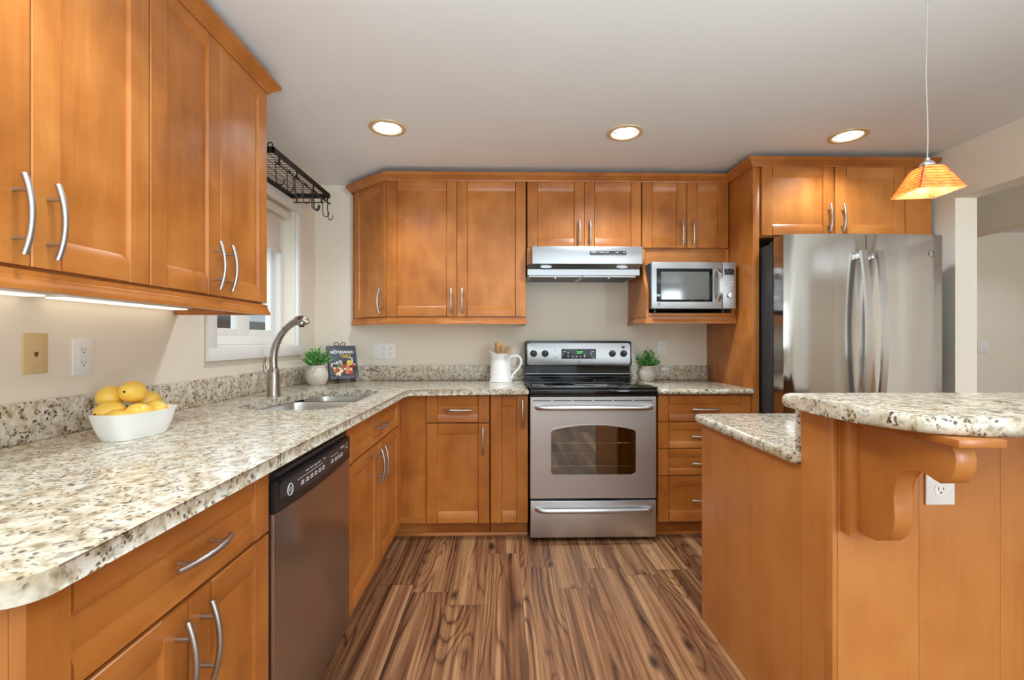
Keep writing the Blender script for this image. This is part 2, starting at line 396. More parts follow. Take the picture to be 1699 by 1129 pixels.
def text(name, body, size, F, mat, parent, depth=0.0004, align='CENTER', sx=1.0, bold=0.0):
    me = text_mesh(body, size, F @ Matrix.Diagonal((sx, 1, 1, 1)), depth, align, bold); me.name = name
    me.materials.clear(); me.materials.append(mat); return link_mesh(me, name, parent)
def front_frame(x, y, z):          # x right, y up, z towards -Y
    return Matrix(((1, 0, 0, x), (0, 0, -1, y), (0, 1, 0, z), (0, 0, 0, 1)))
def boolean_cut(o, cutter, smooth=0):
    md = o.modifiers.new('cut', 'BOOLEAN'); md.operation = 'DIFFERENCE'; md.solver = 'EXACT'; md.object = cutter
    dg = bpy.context.evaluated_depsgraph_get(); dg.update()
    me = bpy.data.meshes.new_from_object(o.evaluated_get(dg)); o.modifiers.clear(); old = o.data; o.data = me; me.name = old.name
    bpy.data.objects.remove(cutter, do_unlink=True)
    if smooth:
        for p in me.polygons: p.use_smooth = True
        me.set_sharp_from_angle(angle=math.radians(smooth))
def catmull(P, n=8, closed=True):
    out = []; k = len(P)
    for i in range(k):
        p = [Vector(P[(i+j-1) % k]) for j in range(4)]
        for t in range(n):
            t = t/n; out.append(tuple(0.5*((2*p[1])+(-p[0]+p[2])*t+(2*p[0]-5*p[1]+4*p[2]-p[3])*t*t+(-p[0]+3*p[1]-3*p[2]+p[3])*t**3)))
    return out
def rrect(x0, x1, y0, y1, r, n=5):
    out = []
    for cx, cy, a in ((x1-r, y1-r, 0), (x0+r, y1-r, 90), (x0+r, y0+r, 180), (x1-r, y0+r, 270)):
        for k in range(n+1):
            t = math.radians(a+90*k/n); out.append((cx+r*math.cos(t), cy+r*math.sin(t)))
    return out

# ------------------------------------------------------------------ the room
XL, XR, YB = -1.38, 2.65, 3.43
G().box(-1.6, 6.2, -3.8, 5.0, -0.1, 0.0).obj('floor', FLOORM, origin=(0, 0, 0))['kind'] = 'structure'
ceil = struct(G().box(-1.6, 6.2, -3.8, 5.0, CEIL, CEIL+0.12).obj('ceiling', CEILM, smooth=0))
for x, y in CANS:
    c = G().cyl((x, y, CEIL-0.02), (x, y, CEIL+0.10), 0.078, 32).obj('cutter', CEILM); boolean_cut(ceil, c)
WY0, WY1, WZ0, WZ1 = 2.235, 3.107, 1.172, 2.06
g = G()
for a in ((-3.8, WY0, 0, CEIL), (WY1, YB+0.15, 0, CEIL), (WY0, WY1, 0, WZ0), (WY0, WY1, WZ1, CEIL)): g.box(XL-0.17, XL, *a)
struct(g.obj('wall_left', WALL, smooth=0))
struct(G().box(XL, XR+0.13, YB, YB+0.15, 0, CEIL).obj('wall_back', WALL, smooth=0))
g = G(); OY0, OY1, OZ = 0.55, 2.672, 2.045
for a in ((OY1, YB, 0, CEIL), (OY0, OY1, OZ, CEIL), (-1.0, OY0, 0, CEIL)): g.box(XR, XR+0.13, *a)
struct(g.obj('wall_right', WALL, smooth=0))
# rear wall with two windows, hall walls
g = G()
for x0, x1, z0, z1 in ((-1.6, -0.5, 0, CEIL), (2.0, 3.15, 0, CEIL), (4.35, 6.2, 0, CEIL), (-0.5, 2.0, 0, 0.3), (-0.5, 2.0, 2.2, CEIL), (3.15, 4.35, 0, 0.3), (3.15, 4.35, 2.2, CEIL)): g.box(x0, x1, -3.72, -3.6, z0, z1)
struct(g.obj('wall_rear', WALL, smooth=0))
struct(G().box(6.08, 6.2, -3.6, 4.8, 0, CEIL).obj('wall_far_side', WALL, smooth=0))
struct(G().box(XR+0.13, 6.2, 4.8, 4.92, 0, CEIL).obj('wall_hall_end', WALL, smooth=0))
struct(G().box(XR+0.0, XR+0.13, YB+0.15, 4.8, 0, CEIL).obj('wall_hall_side', WALL, smooth=0))
struct(G().box(3.70, 3.84, 1.2, 4.8, 2.04, CEIL).obj('trim_1', WALL, smooth=0))       # dropped beam in the hall
def rear_window(n, x0, x1):
    g = G(); 
    for a in ((x0, x1, 0.3, 0.36), (x0, x1, 2.14, 2.2), (x0, x0+0.06, 0.3, 2.2), (x1-0.06, x1, 0.3, 2.2), ((x0+x1)/2-0.04, (x0+x1)/2+0.04, 0.3, 2.2)): g.box(a[0], a[1], -3.69, -3.62, a[2], a[3])
    w = struct(g.obj('window_%d' % n, WHITET, smooth=0))
    G().box(x0+0.05, x1-0.05, -3.66, -3.655, 0.35, 2.15).obj('pane', GLASS, w)
rear_window(2, -0.5, 2.0); rear_window(3, 3.15, 4.35)
# sink window: casing, frame, sashes, glass
g = G(); T = 0.062
for a in ((WY0-T, WY1+T, WZ0-T, WZ0), (WY0-T, WY1+T, WZ1, WZ1+T), (WY0-T, WY0, WZ0, WZ1), (WY1, WY1+T-0.012, WZ0, WZ1)): g.box(XL+0.0005, XL+0.02, *a, bev=0.003)
struct(g.obj('trim_2', WHITET))
g = G(); X0, X1 = -1.53, -1.465
for a in ((WY0, WY1, WZ0+0.0125, 1.235), (WY0, WY1, 2.0, WZ1), (WY0, WY0+0.05, 1.235, 2.0), (WY1-0.032, WY1, 1.235, 2.0)): g.box(X0, X1, *a, bev=0.003)
for a in ((WY0, WY1, WZ0+0.0005, WZ0+0.012), ): g.box(X0, XL, *a)
win = struct(g.obj('window_1', WHITET))
g = G()
for y0, y1, x, q in ((2.286, 2.712, -1.485, 0.125), (2.66, 3.0745, -1.523, 0.040)):
    for a in ((y0+0.06, y1-q, 1.2355, 1.272), (y0+0.06, y1-q, 1.97, 1.9995), (y0, y0+0.06, 1.2355, 1.9995), (y1-q, y1, 1.2355, 1.9995)): g.box(x-0.018, x+0.018, *a, bev=0.002)
g.obj('sash', [WHITET, INK], win)
g = G(); g.box(-1.487, -1.483, 2.34, 2.592, 1.27, 1.98); g.box(-1.525, -1.521, 2.715, 3.039, 1.27, 1.98); g.obj('pane', GLASS, win)
b = thing('roller_blind', 'pale fabric roller blind half drawn over the sink window', 'blind', (-1.415, 2.67, 2.03))
G().cyl((-1.412, WY0+0.01, 2.027), (-1.412, 3.065, 2.027), 0.028, 20).obj('roller_tube', FABRIC, b)
G().box(-1.4415, -1.4395, WY0+0.02, 3.03, 1.80, 2.02).obj('fabric', FABRIC, b)
G().box(-1.447, -1.433, WY0+0.02, 3.035, 1.768, 1.803, bev=0.006).obj('bottom_bar', FABRIC, b)
# outside the sink window
struct(G().box(-9, -1.6, -3, 9, -0.3, -0.2).obj('ground_outside', OUTG))
struct(G().box(-5.2, -5.0, -2, 9, -0.2, 3.2).obj('exterior_neighbour_wall', OUTW))
struct(G().box(-3.3, -3.25, 0, 9, -0.2, 1.45).obj('exterior_fence', FENCE))
struct(G().box(-3, 8, -7.5, -7.3, -0.2, 1.7).obj('exterior_garden_hedge', CURTG))
# recessed can lights
CANG = 'recessed ceiling lights over the kitchen'
can = None
LAB = ['recessed can light in the ceiling, nearest the sink window', 'recessed can light in the ceiling, middle of three, above the range side', 'recessed can light in the ceiling, nearest the fridge and pendant']
x, y = CANS[0]
can = thing('recessed_light', LAB[0], 'ceiling light', (x, y, CEIL), group=CANG)
G().lathe([(0.098, CEIL-0.0005), (0.096, CEIL-0.006), (0.077, CEIL-0.007), (0.073, CEIL-0.001)], 40, c=(x, y), cap0=False, cap1=False).obj('trim_ring', GOLDT, can)
g = G(); g.lathe([(0.0735, CEIL-0.002), (0.073, CEIL+0.02), (0.070, CEIL+0.022), (0.069, CEIL+0.055), (0.060, CEIL+0.058), (0.052, CEIL+0.088), (0.030, CEIL+0.10)], 32, c=(x, y), cap0=False, cap1=False); g.obj('reflector', plain('can_reflector', (0.9, 0.9, 0.9), 0.22, 0.7), can)
G().lathe([(0.02, CEIL+0.10), (0.036, CEIL+0.085), (0.042, CEIL+0.06), (0.036, CEIL+0.045), (0.010, CEIL+0.038)], 24, c=(x, y)).obj('bulb', BULB, can)
for (x2, y2), lab in zip(CANS[1:], LAB[1:]): copy_thing(can, (x2-x, y2-y, 0), lab)

# ------------------------------------------------------------------ cabinet kit (local frame: front at y=0 facing -y, x to the right)
def pull(F, parent, x, z, vert, mat=None, L=0.165):
    g = G(F); pts = []
    for i in range(15):
        t = -1+2*i/14; y = -(0.022+0.016*(1-t*t))
        pts.append((x, y, z+t*L/2) if vert else (x+t*L/2, y, z))
    g.tube(pts, 0.0062, 12)
    for t in (-0.6, 0.6):
        y = -(0.022+0.016*(1-t*t)); p = (x, 0.0, z+t*L/2) if vert else (x+t*L/2, 0.0, z)
        g.cyl(p, (p[0], y, p[2]), 0.0042, 10)
    return g.obj('handle', NICKEL, parent)
def shaker(F, parent, name, x0, x1, z0, z1, s=0.07, r=0.05, c=0.020, rb=None):
    g = G(F); t, e = 0.020, 0.002; rb = r if rb is None else rb
    g.prism([(x0+e, 0), (x0+s-0.006, 0), (x0+s, 0.009), (x0+s, t), (x0, t), (x0, e)], 'z', z0, z1, 0)
    g.prism([(x1-e, 0), (x1-s+0.006, 0), (x1-s, 0.009), (x1-s, t), (x1, t), (x1, e)], 'z', z0, z1, 0)
    g.prism([(0, z1-e), (0, z1-r), (0.009, z1-r-c), (t, z1-r-c), (t, z1), (e, z1)], 'x', x0+s-0.001, x1-s+0.001, 1)
    g.prism([(0, z0+e), (0, z0+rb), (0.009, z0+rb+c), (t, z0+rb+c), (t, z0), (e, z0)], 'x', x0+s-0.001, x1-s+0.001, 1)
    g.box(x0+s-0.002, x1-s+0.002, 0.0088, 0.016, z0+rb+c-0.002, z1-r-c+0.002, mat=1 if name == 'drawer' else 0)
    return g.obj(name, [WZ, WX], parent)
def cabinet(name, label, cat, loc, rz, W_, depth, z0, z1, fronts, toe=False, group=None, gap=0.0015, side=WZ):
    th = thing(name, label, cat, (loc[0], loc[1], 0), rz, group); F = WM[th]
    g = G(F); g.box(gap, W_-gap, 0.0215, depth, z0, z1, mat=0)
    if toe: g.box(gap, W_-gap, 0.085, max(depth, 0.12), 0.0005, z0+0.001, mat=1)
    g.obj('body', [side, WX], th)
    for f in fronts:
        p = shaker(F, th, f['k'], f['x'][0], f['x'][1], f['z'][0], f['z'][1], **f.get('o', {}))
        if f.get('h'): pull(F, p, *f['h'])
    return th
def door(x0, x1, z0, z1, hx=None, hz=None, **o): return dict(k='door', x=(x0, x1), z=(z0, z1), h=(hx, hz, True) if hx is not None else None, o=o)
def drawer(x0, x1, z0, z1, h=True, hx=None, **o):
    d = dict(r=0.045, rb=0.030, c=0.018); d.update(o)
    return dict(k='drawer', x=(x0, x1), z=(z0, z1), h=((x0+x1)/2 if hx is None else hx, (z0+z1)/2-0.004, False) if h else None, o=d)
UB, UT, UD0, UD1 = 1.358, 2.292, 1.366, 2.268          # wall cabinet carcass / door heights
HZ = UD0+0.02+0.0825
# left wall cabinets (face at X=-1.0, facing +X)
RL = math.pi/2
for name_lab, y0, y1 in (('maple wall cabinet nearest the camera, above the phone jack plate', 0.672, 1.333), ('maple wall cabinet beside the sink window, doors with a sheen', 1.3335, 1.988)):
    w = y1-y0; mid = w/2
    cabinet('wall_cabinet', name_lab, 'cabinet', (-1.0, y0), RL, w, 0.374, UB, UT,
            [door(0.003, mid-0.0015, UD0, UD1, mid-0.036, HZ), door(mid+0.0015, w-0.003, UD0, UD1, mid+0.036, HZ)])
# back wall cabinets (face at Y=3.08)
YU = 3.08
A0, A1 = Vector((-1.073, 3.352)), Vector((-0.772, 3.08)); d = A1-A0; rzA = math.atan2(d.y, d.x); wA = d.length
th = thing('corner_wall_cabinet', 'angled maple wall cabinet with one narrow door by the window corner', 'cabinet', (A0.x, A0.y, 0), rzA); F = WM[th]
inset = Vector((math.sin(-rzA)*0.0215, math.cos(rzA)*0.0215))
G().prism([(A0.x+inset.x-0.012, A0.y+inset.y), (A1.x+inset.x, A1.y+inset.y), (-0.7745, 3.428), (-1.085, 3.428), (-1.085, A0.y+inset.y+0.004)], 'z', UB, UT).obj('body', WZ, th)
dr = shaker(F, th, 'door', 0.012, wA-0.012, UD0, UD1, s=0.06); pull(F, dr, wA-0.05, HZ, True)
def wallcab(label, x0, x1, zd0, zb, split=None, hz=None):
    w = x1-x0; m = w/2 if split is None else split-x0
    hz = hz or zd0+0.02+0.0825
    return cabinet('wall_cabinet', label, 'cabinet', (x0, YU), 0, w, 0.348, zb, UT,
                   [door(0.003, m-0.0015, zd0, UD1, m-0.036, hz), door(m+0.0015, w-0.003, zd0, UD1, m+0.036, hz)])
wallcab('tall two-door maple wall cabinet above the counter left of the range', -0.772, 0.152, UD0, UB, -0.307)
wallcab('short two-door maple wall cabinet directly above the range hood', 0.158, 0.922, 1.826, 1.819, None, 1.826+0.015+0.0825)
mc = wallcab('maple wall cabinet with an open shelf below holding the microwave', 0.925, 1.511, 1.826, 1.819, 1.228, 1.826+0.015+0.0825); mc.name = 'microwave_cabinet'
G().box(0.945, 1.49, 3.105, 3.425, 1.70, 1.8185, mat=0).obj('valance', WX, mc)
prof = [(3.428, 1.8185), (3.085, 1.8185), (3.085, 1.74)]
for i in range(11):
    t = i/10; prof.append((3.085-0.085*(3*t*t-2*t**3), 1.72-0.22*t))
prof += [(3.0, 1.362), (3.428, 1.362)]
for x0 in (0.926, 1.490): G().prism(prof, 'x', x0, x0+0.020, bev=0.0).obj('side_panel', WZ, mc)
g = G(); g.box(0.948, 1.488, 3.0, 3.428, 1.362, 1.386, bev=0.002); g.obj('shelf', WX, mc)
RAIL = [(-0.016, 1.360), (0.001, 1.360), (0.001, 1.347), (0.004, 1.344), (0.005, 1.336), (0.008, 1.332), (0.009, 1.326), (0.009, 1.318), (-0.016, 1.318)]
g = G(); g.sweep([(0.927, 3.428), (0.927, 2.993), (1.513, 2.993)], RAIL); g.box(0.945, 1.511, 3.01, 3.428, 1.335, 1.361); g.obj('shelf_moulding', WX, mc)
g = G(); g.sweep([(-1.0, 0.672), (-1.0, 1.985), (-1.378, 1.985)], [(o, z-0.003) for o, z in RAIL]); tag(g.obj('light_rail', WY), 'maple light rail moulding under the left wall cabinets', 'moulding')
g = G(); g.sweep([(-1.082, 3.428), (A0.x-0.009, A0.y), tuple(A1), (0.150, YU), (0.150, 3.428)], [(o, z-0.003) for o, z in RAIL]); tag(g.obj('light_rail', WX), 'maple light rail moulding under the corner and tall back cabinets', 'moulding')
CR = [(-0.012, 2.262), (0.006, 2.262), (0.008, 2.270), (0.012, 2.272), (0.022, 2.284), (0.032, 2.291), (0.036, 2.293), (0.038, 2.298), (0.040, 2.300), (0.040, 2.312), (-0.012, 2.312)]
CRX = [(o if o > 0 else 0.0005, z) for o, z in CR]
g = G(); g.sweep([(-1.0, 0.672), (-1.0, 1.9885), (-1.378, 1.9885)], [(o, z-0.008) for o, z in CRX]); tag(g.obj('crown_moulding', WY), 'maple crown moulding along the top of the left wall cabinets', 'moulding')
g = G(); g.sweep([(-1.086, 3.428), (A0.x-0.013, A0.y), tuple(A1), (1.513, YU), (1.513, 2.788), (2.645, 2.788)], CRX); tag(g.obj('crown_moulding', WX), 'maple crown moulding running over the back cabinets and fridge cabinet', 'moulding')
# fridge surround
G().box(1.515, 1.554, 2.79, 3.428, 0.0005, 2.30, bev=0.0015).obj('refrigerator_end_panel', WZ); tag(bpy.data.objects['refrigerator_end_panel'], 'full-height maple end panel between microwave cabinet and refrigerator', 'panel')
fc = cabinet('over_refrigerator_cabinet', 'two-door maple cabinet above the stainless refrigerator', 'cabinet', (1.556, 2.785), 0, 1.065, 0.64, 1.838, 2.296,
             [door(0.012, 0.455, 1.846, UD1, 0.455-0.036, 1.95), door(0.465, 0.895, 1.846, UD1, 0.465+0.036, 1.95)])
G(WM[fc]).box(0.90, 1.06, 0.004, 0.021, 1.846, 2.262).obj('filler_panel', WZ, fc)
# base cabinets
DZ0, DZ1, DRZ0, DRZ1 = 0.106, 0.706, 0.714, 0.874
BT = 0.8805
HB = DZ1-0.022-0.0825
XF = -0.61
def basecab(label, loc, rz, w, fronts, depth, name='base_cabinet'): return cabinet(name, label, 'cabinet', loc, rz, w, depth, 0.104, BT, fronts, toe=True)
w = 0.621
nb = basecab('maple base cabinet nearest the camera, left of the dishwasher', (XF, 0.602), RL, w, [drawer(0.001, w-0.003, DRZ0, DRZ1, hx=w/2+0.02), door(0.001, w/2-0.0015, DZ0, DZ1, w/2-0.036, HB), door(w/2+0.0015, w-0.003, DZ0, DZ1, w/2+0.036, HB)], 0.765)
w = 0.915
sb = basecab('maple sink base cabinet with one drawer front and two doors', (XF, 1.828), RL, w, [drawer(0.003, w-0.003, DRZ0, DRZ1), door(0.003, w/2-0.0015, DZ0, DZ1, w/2-0.036, HB), door(w/2+0.0015, w-0.003, DZ0, DZ1, w/2+0.036, HB)], 0.070)
YF = 2.80
cf = thing('corner_filler', 'plain maple filler panel in the inside corner of the base cabinets', 'panel', (-0.54, YF, 0))
g = G(); g.box(-0.628, -0.466, YF+0.006, YF+0.022, 0.106, BT); g.obj('panel', WZ, cf)
G().box(-0.628, -0.466, YF+0.002, YF+0.0058, 0.106, 0.145).obj('bottom_rail', WX, cf)
G().box(-0.70, -0.466, YF+0.085, YF+0.10, 0.0005, 0.105).obj('toe_kick', WX, cf)
G().box(-0.63, -0.6135, 2.745, YF+0.02, 0.106, BT).obj('return_panel', WZ, cf)
w = 0.384
basecab('maple base cabinet with a drawer over one door, right of the corner filler', (-0.4655, YF), 0, w, [drawer(0.003, w-0.003, DRZ0, DRZ1), door(0.003, w-0.003, DZ0, DZ1, w-0.040, HB)], 0.62)
w = 0.231
basecab('narrow full-height-door maple base cabinet touching the range', (-0.079, YF), 0, w, [door(0.003, w-0.003, DZ0, DRZ1, w-0.036, DRZ1-0.026-0.0825)], 0.62)
w = 0.577
dd = dict(r=0.040, rb=0.026, c=0.016)
basecab('four-drawer maple base cabinet between range and refrigerator panel', (0.9365, YF), 0, w, [drawer(0.003, w-0.003, 0.714, 0.874), drawer(0.003, w-0.003, 0.552, 0.709, **dd), drawer(0.003, w-0.003, 0.388, 0.547, **dd), drawer(0.003, w-0.003, 0.106, 0.383, r=0.05, rb=0.05, c=0.018)], 0.62)
QR = [(0.0005, 0.0006), (0.014, 0.0006), (0.013, 0.010), (0.009, 0.017), (0.0005, 0.020)]
for p, nme in (([(-0.70, 2.884), (0.150, 2.884)], 'baseboard_back'), ([(0.938, 2.884), (1.513, 2.884)], 'baseboard_back_right'), ([(-0.694, 1.83), (-0.694, 2.87)], 'baseboard_left')):
    struct(G().sweep(p, QR).obj(nme, WX))

# ------------------------------------------------------------------ worktops
CT0, CT1 = 0.882, 0.916
poly = [(-1.378, 0.572)] + [(-0.625+0.045*math.cos(a), 0.617+0.045*math.sin(a)) for a in [math.radians(-90+9*k) for k in range(11)]]
poly += [(-0.580, 2.690), (-0.565, 2.730), (-0.53, 2.755), (0.1535, 2.755), (0.1535, 3.4285), (-1.378, 3.4285)]
top = G().prism(poly, 'z', CT0, CT1, bev=0.0155, seg=6).obj('countertop', GRAN, smooth=50)
SINKP = catmull([(-1.165, 2.07), (-1.10, 1.99), (-0.92, 1.968), (-0.77, 1.985), (-0.712, 2.06), (-0.700, 2.25), (-0.700, 2.50), (-0.715, 2.66), (-0.79, 2.728), (-0.92, 2.735), (-1.04, 2.715), (-1.095, 2.62), (-1.115, 2.45), (-1.155, 2.22)], 6)
boolean_cut(top, G().prism(SINKP, 'z', 0.80, 1.0).obj('cutter', GRAN), 40)
top.data.materials.clear(); top.data.materials.append(GRAN)
tag(top, 'L-shaped speckled granite countertop with the sink cut into it', 'countertop')
G().box(0.9265, 1.5135, 2.757, 3.4285, CT0, CT1, bev=0.0155, seg=6).obj('countertop', GRAN, smooth=50); tag(bpy.data.objects['countertop.001'], 'short granite countertop between the range and the refrigerator panel', 'countertop')
BS = 1.032
tag(G().box(-1.3785, -1.358, 0.572, 3.4285, CT1+0.0005, BS, bev=0.003).obj('backsplash', GRAN), 'granite backsplash strip along the left wall under the window', 'backsplash')
tag(G().box(-1.357, 0.1535, 3.408, 3.4285, CT1+0.0005, 1.022, bev=0.003).obj('backsplash', GRAN), 'granite backsplash strip on the back wall between corner and range', 'backsplash')
tag(G().box(0.9265, 1.5135, 3.408, 3.4285, CT1+0.0005, 1.022, bev=0.003).obj('backsplash', GRAN), 'short granite backsplash strip behind the plant right of the range', 'backsplash')
# sink
sk = thing('double_sink', 'undermount stainless steel double bowl sink in the corner countertop', 'sink', (-0.93, 2.35, 0.70))
def bowl(pts, depth):
    n = len(pts); cx = sum(p[0] for p in pts)/n; cy = sum(p[1] for p in pts)/n; rings = []
    for k, z in ((1.035, 0.8815), (1.0, 0.8805), (0.985, 0.86), (0.95, 0.90-depth+0.04), (0.90, 0.90-depth+0.012), (0.80, 0.90-depth), (0.1, 0.90-depth-0.004)):
        rings.append([(cx+(p[0]-cx)*k, cy+(p[1]-cy)*k, z) for p in pts])
    g = G(); g.loft(rings, cap0=False, cap1=True); bb = g.obj('bowl', STEELS, sk, smooth=60)
    g = G(); g.lathe([(0.045, 0.90-depth-0.0025), (0.042, 0.90-depth+0.002), (0.03, 0.90-depth-0.001), (0.008, 0.90-depth-0.001)], 24, c=(cx, cy)); g.obj('drain', CHROME, bb)
def clip(pts, y0, y1): return [(p[0], min(max(p[1], y0), y1)) for p in pts]
bowl([(p[0], min(p[1], 2.475)) for p in catmull([(-1.165, 2.07), (-1.10, 1.99), (-0.92, 1.968), (-0.77, 1.985), (-0.712, 2.06), (-0.700, 2.25), (-0.705, 2.42), (-0.76, 2.475), (-0.93, 2.48), (-1.07, 2.47), (-1.115, 2.42), (-1.14, 2.25)], 6)], 0.20)
bowl(catmull([(-1.05, 2.515), (-0.92, 2.505), (-0.77, 2.510), (-0.712, 2.55), (-0.715, 2.66), (-0.79, 2.728), (-0.92, 2.735), (-1.04, 2.715), (-1.095, 2.62)], 6), 0.17)
# faucet
fx, fy = -1.210, 2.47
fa = thing('kitchen_faucet', 'brushed nickel pull-out faucet standing behind the sink', 'faucet', (fx, fy, CT1))
G().lathe([(0.034, CT1+0.0005), (0.034, CT1+0.006), (0.032, CT1+0.010), (0.031, 1.02), (0.030, 1.032), (0.026, 1.05), (0.021, 1.062), (0.0205, 1.066)], 28, c=(fx, fy)).obj('base', FAUCET, fa)
sp = []
ctl = [(0.0, 1.066), (-0.001, 1.12), (0.010, 1.18), (0.035, 1.235), (0.068, 1.275), (0.10, 1.305)]
for i in range(26):
    t = i/25*(len(ctl)-1); k = min(int(t), len(ctl)-2); u = t-k
    P = [ctl[max(k-1, 0)], ctl[k], ctl[k+1], ctl[min(k+2, len(ctl)-1)]]
    q = [0.5*((2*P[1][j])+(-P[0][j]+P[2][j])*u+(2*P[0][j]-5*P[1][j]+4*P[2][j]-P[3][j])*u*u+(-P[0][j]+3*P[1][j]-3*P[2][j]+P[3][j])*u**3) for j in (0, 1)]
    sp.append((fx+q[0], fy, q[1]))
g = G(); g.tube(sp, [0.0195-0.002*i/25 for i in range(26)], 18); g.obj('spout', FAUCET, fa, smooth=60)
hd = [(0.060, 1.268), (0.080, 1.287), (0.106, 1.305), (0.130, 1.315), (0.150, 1.316), (0.168, 1.309), (0.180, 1.298)]
g = G(); g.tube([(fx+a, fy, z) for a, z in hd], [0.0185, 0.019, 0.020, 0.023, 0.024, 0.020, 0.011], 18); g.lathe([(0.020, 1.286), (0.024, 1.296), (0.022, 1.312)], 20, c=(fx+0.146, fy)); g.obj('spray_head', FAUCET, fa, smooth=60)
g = G(); g.lathe([(0.012, 1.278), (0.014, 1.288)], 16, c=(fx+0.146, fy)); g.obj('nozzle', BLACK, fa)
G().tube([(fx+0.0585, fy, 1.2665), (fx+0.0605, fy, 1.2685)], 0.0192, 18).obj('collar_ring', BLACK, fa)
g = G(); g.tube([(fx-0.028, fy-0.005, 1.03), (fx-0.040, fy-0.010, 1.045), (fx-0.044, fy-0.012, 1.085), (fx-0.040, fy-0.012, 1.11), (fx-0.033, fy-0.012, 1.12)], [0.008, 0.008, 0.006, 0.006, 0.005], 12); g.obj('lever', FAUCET, fa, smooth=60)

# ------------------------------------------------------------------ dishwasher (local frame like a cabinet)
dw = thing('dishwasher', 'stainless dishwasher with a black control panel under the granite', 'dishwasher', (-0.60, 1.2255, 0), RL); F = WM[dw]; w = 0.599
g = G(F); g.box(0.0, w, 0.03, 0.60, 0.10, 0.876); g.box(0.0, w, 0.08, 0.55, 0.0006, 0.10); g.obj('tub', BLACK, dw)
pts = [(0.002, 0.10), (w-0.002, 0.10)] + [(w-0.002-(w-0.004)*k/10, 0.752-0.012*math.sin(math.pi*k/10)+0.0) for k in range(11)]
g = G(F); g.prism(pts, 'y', 0.0, 0.029, bev=0.003); g.obj('door', STEELD, dw)
cp = [(0.002+(w-0.004)*k/10, 0.754-0.012*math.sin(math.pi*k/10)) for k in range(11)] + [(w-0.002, 0.835), (0.002, 0.835)]
g = G(F); g.prism(cp, 'y', -0.001, 0.029); g.box(0.002, w-0.002, 0.016, 0.03, 0.834, 0.876); g.prism([(0.03, 0.842), (w-0.03, 0.842), (w-0.03, 0.852), (0.03, 0.852)], 'y', 0.008, 0.017, 1)
g.prism([(0.0, 0.835), (-0.010, 0.83), (0.0, 0.82)], 'x', 0.03, w-0.03)
cpo = g.obj('control_panel', [BLACK, CHAR], dw)
arc = [(0.03+0.54*k/16, 0.768-0.004+0.0+0.022*(1-math.sin(math.pi*k/16))*0.9) for k in range(17)] + [(0.57-0.54*k/16, 0.826+0.005*math.sin(math.pi*k/16)) for k in range(17)]
G(F).prism(arc, 'y', -0.0035, 0.0, bev=0.001).obj('fascia', CHAR, cpo)
FF = lambda x, y, z: F @ front_frame(x, y, z)
g = G(F)
xs = [0.165, 0.20, 0.232, 0.262, 0.295, 0.325, 0.405, 0.44, 0.47, 0.497]
for i, x in enumerate(xs): g.box(x-0.010, x+0.010, -0.0042, -0.0034, 0.782, 0.786); g.box(x-0.008, x+0.010, -0.0042, -0.0034, 0.789, 0.793)
for x in (0.20, 0.232, 0.262, 0.292): g.box(x-0.011, x+0.010, -0.0042, -0.0034, 0.813, 0.816)
g.box(0.33, 0.342, -0.0042, -0.0034, 0.813, 0.817); g.box(0.13, 0.32, -0.0042, -0.0034, 0.803, 0.8042); g.box(0.39, 0.46, -0.0042, -0.0034, 0.804, 0.8052); g.box(0.49, 0.525, -0.0042, -0.0034, 0.812, 0.816); g.box(0.545, 0.56, -0.0042, -0.0034, 0.800, 0.803)
pm = g.obj('panel_markings', MARK, cpo)
g = G(F); g.box(0.535, 0.562, -0.0045, -0.0034, 0.806, 0.822); g.obj('status_display', plain('lcd_olive', (0.10, 0.11, 0.07), 0.2), cpo)
def monogram(F0, r, mat, parent, name='emblem', back=None):
    """round emblem: ring, two flourishes and script letters"""
    g = G(F0); n = 28
    g.tube([(r*math.cos(2*math.pi*k/n), r*math.sin(2*math.pi*k/n), 0.0005) for k in range(n+1)], r*0.10, 6, cap=False)
    for s in (1, -1):
        for q in (0, 90, 180, 270):
            a = math.radians(q+35); g.tube([(r*0.78*math.cos(a+t*0.5), r*0.78*math.sin(a+t*0.5), 0.0005) for t in (-0.6, 0, 0.6)], r*0.05, 5)
    if back: g.lathe([(r, 0.0), (r, 0.0003)], 28, mat=1)
    o = g.obj(name, [mat, back] if back else mat, parent)
    text('lettering', 'GE', r*0.95, F0 @ Matrix.Translation((0, 0, 0.0006)), mat, o, 0.0003)
    return o
monogram(FF(0.085, -0.0036, 0.792), 0.016, MARK, cpo)

# ------------------------------------------------------------------ range
RX0, RX1, RY = 0.159, 0.918, 2.765
rg = thing('electric_range', 'freestanding stainless electric range with a black glass cooktop', 'range', ((RX0+RX1)/2, 3.05, 0))
g = G(); g.box(RX0+0.004, RX1-0.004, RY+0.045, 3.40, 0.022, 0.90, mat=0); g.obj('body', BLACK, rg)
for x in (RX0+0.05, RX1-0.05):
    for y in (RY+0.07, 3.34): G().lathe([(0.016, 0.0006), (0.016, 0.008), (0.010, 0.009), (0.010, 0.03)], 14, c=(x, y)).obj('foot', BLACK, rg)
g = G(); g.box(RX0-0.002, RX1+0.004, RY-0.018, 3.34, 0.918, 0.930, bev=0.004); g.box(RX0, RX1+0.002, RY-0.020, RY+0.05, 0.878, 0.918, bev=0.008); g.obj('cooktop', BLACKG, rg)
for cx, cy, r in ((0.35, 2.93, 0.105), (0.73, 2.93, 0.085), (0.35, 3.20, 0.080), (0.73, 3.20, 0.105)):
    g = G(); 
    for q in (1.0, 0.62): g.lathe([(r*q, 0.9303), (r*q, 0.9306), (r*q-0.0025, 0.9306), (r*q-0.0025, 0.9303)], 40, c=(cx, cy))
    g.obj('burner_ring', MARKD, rg)
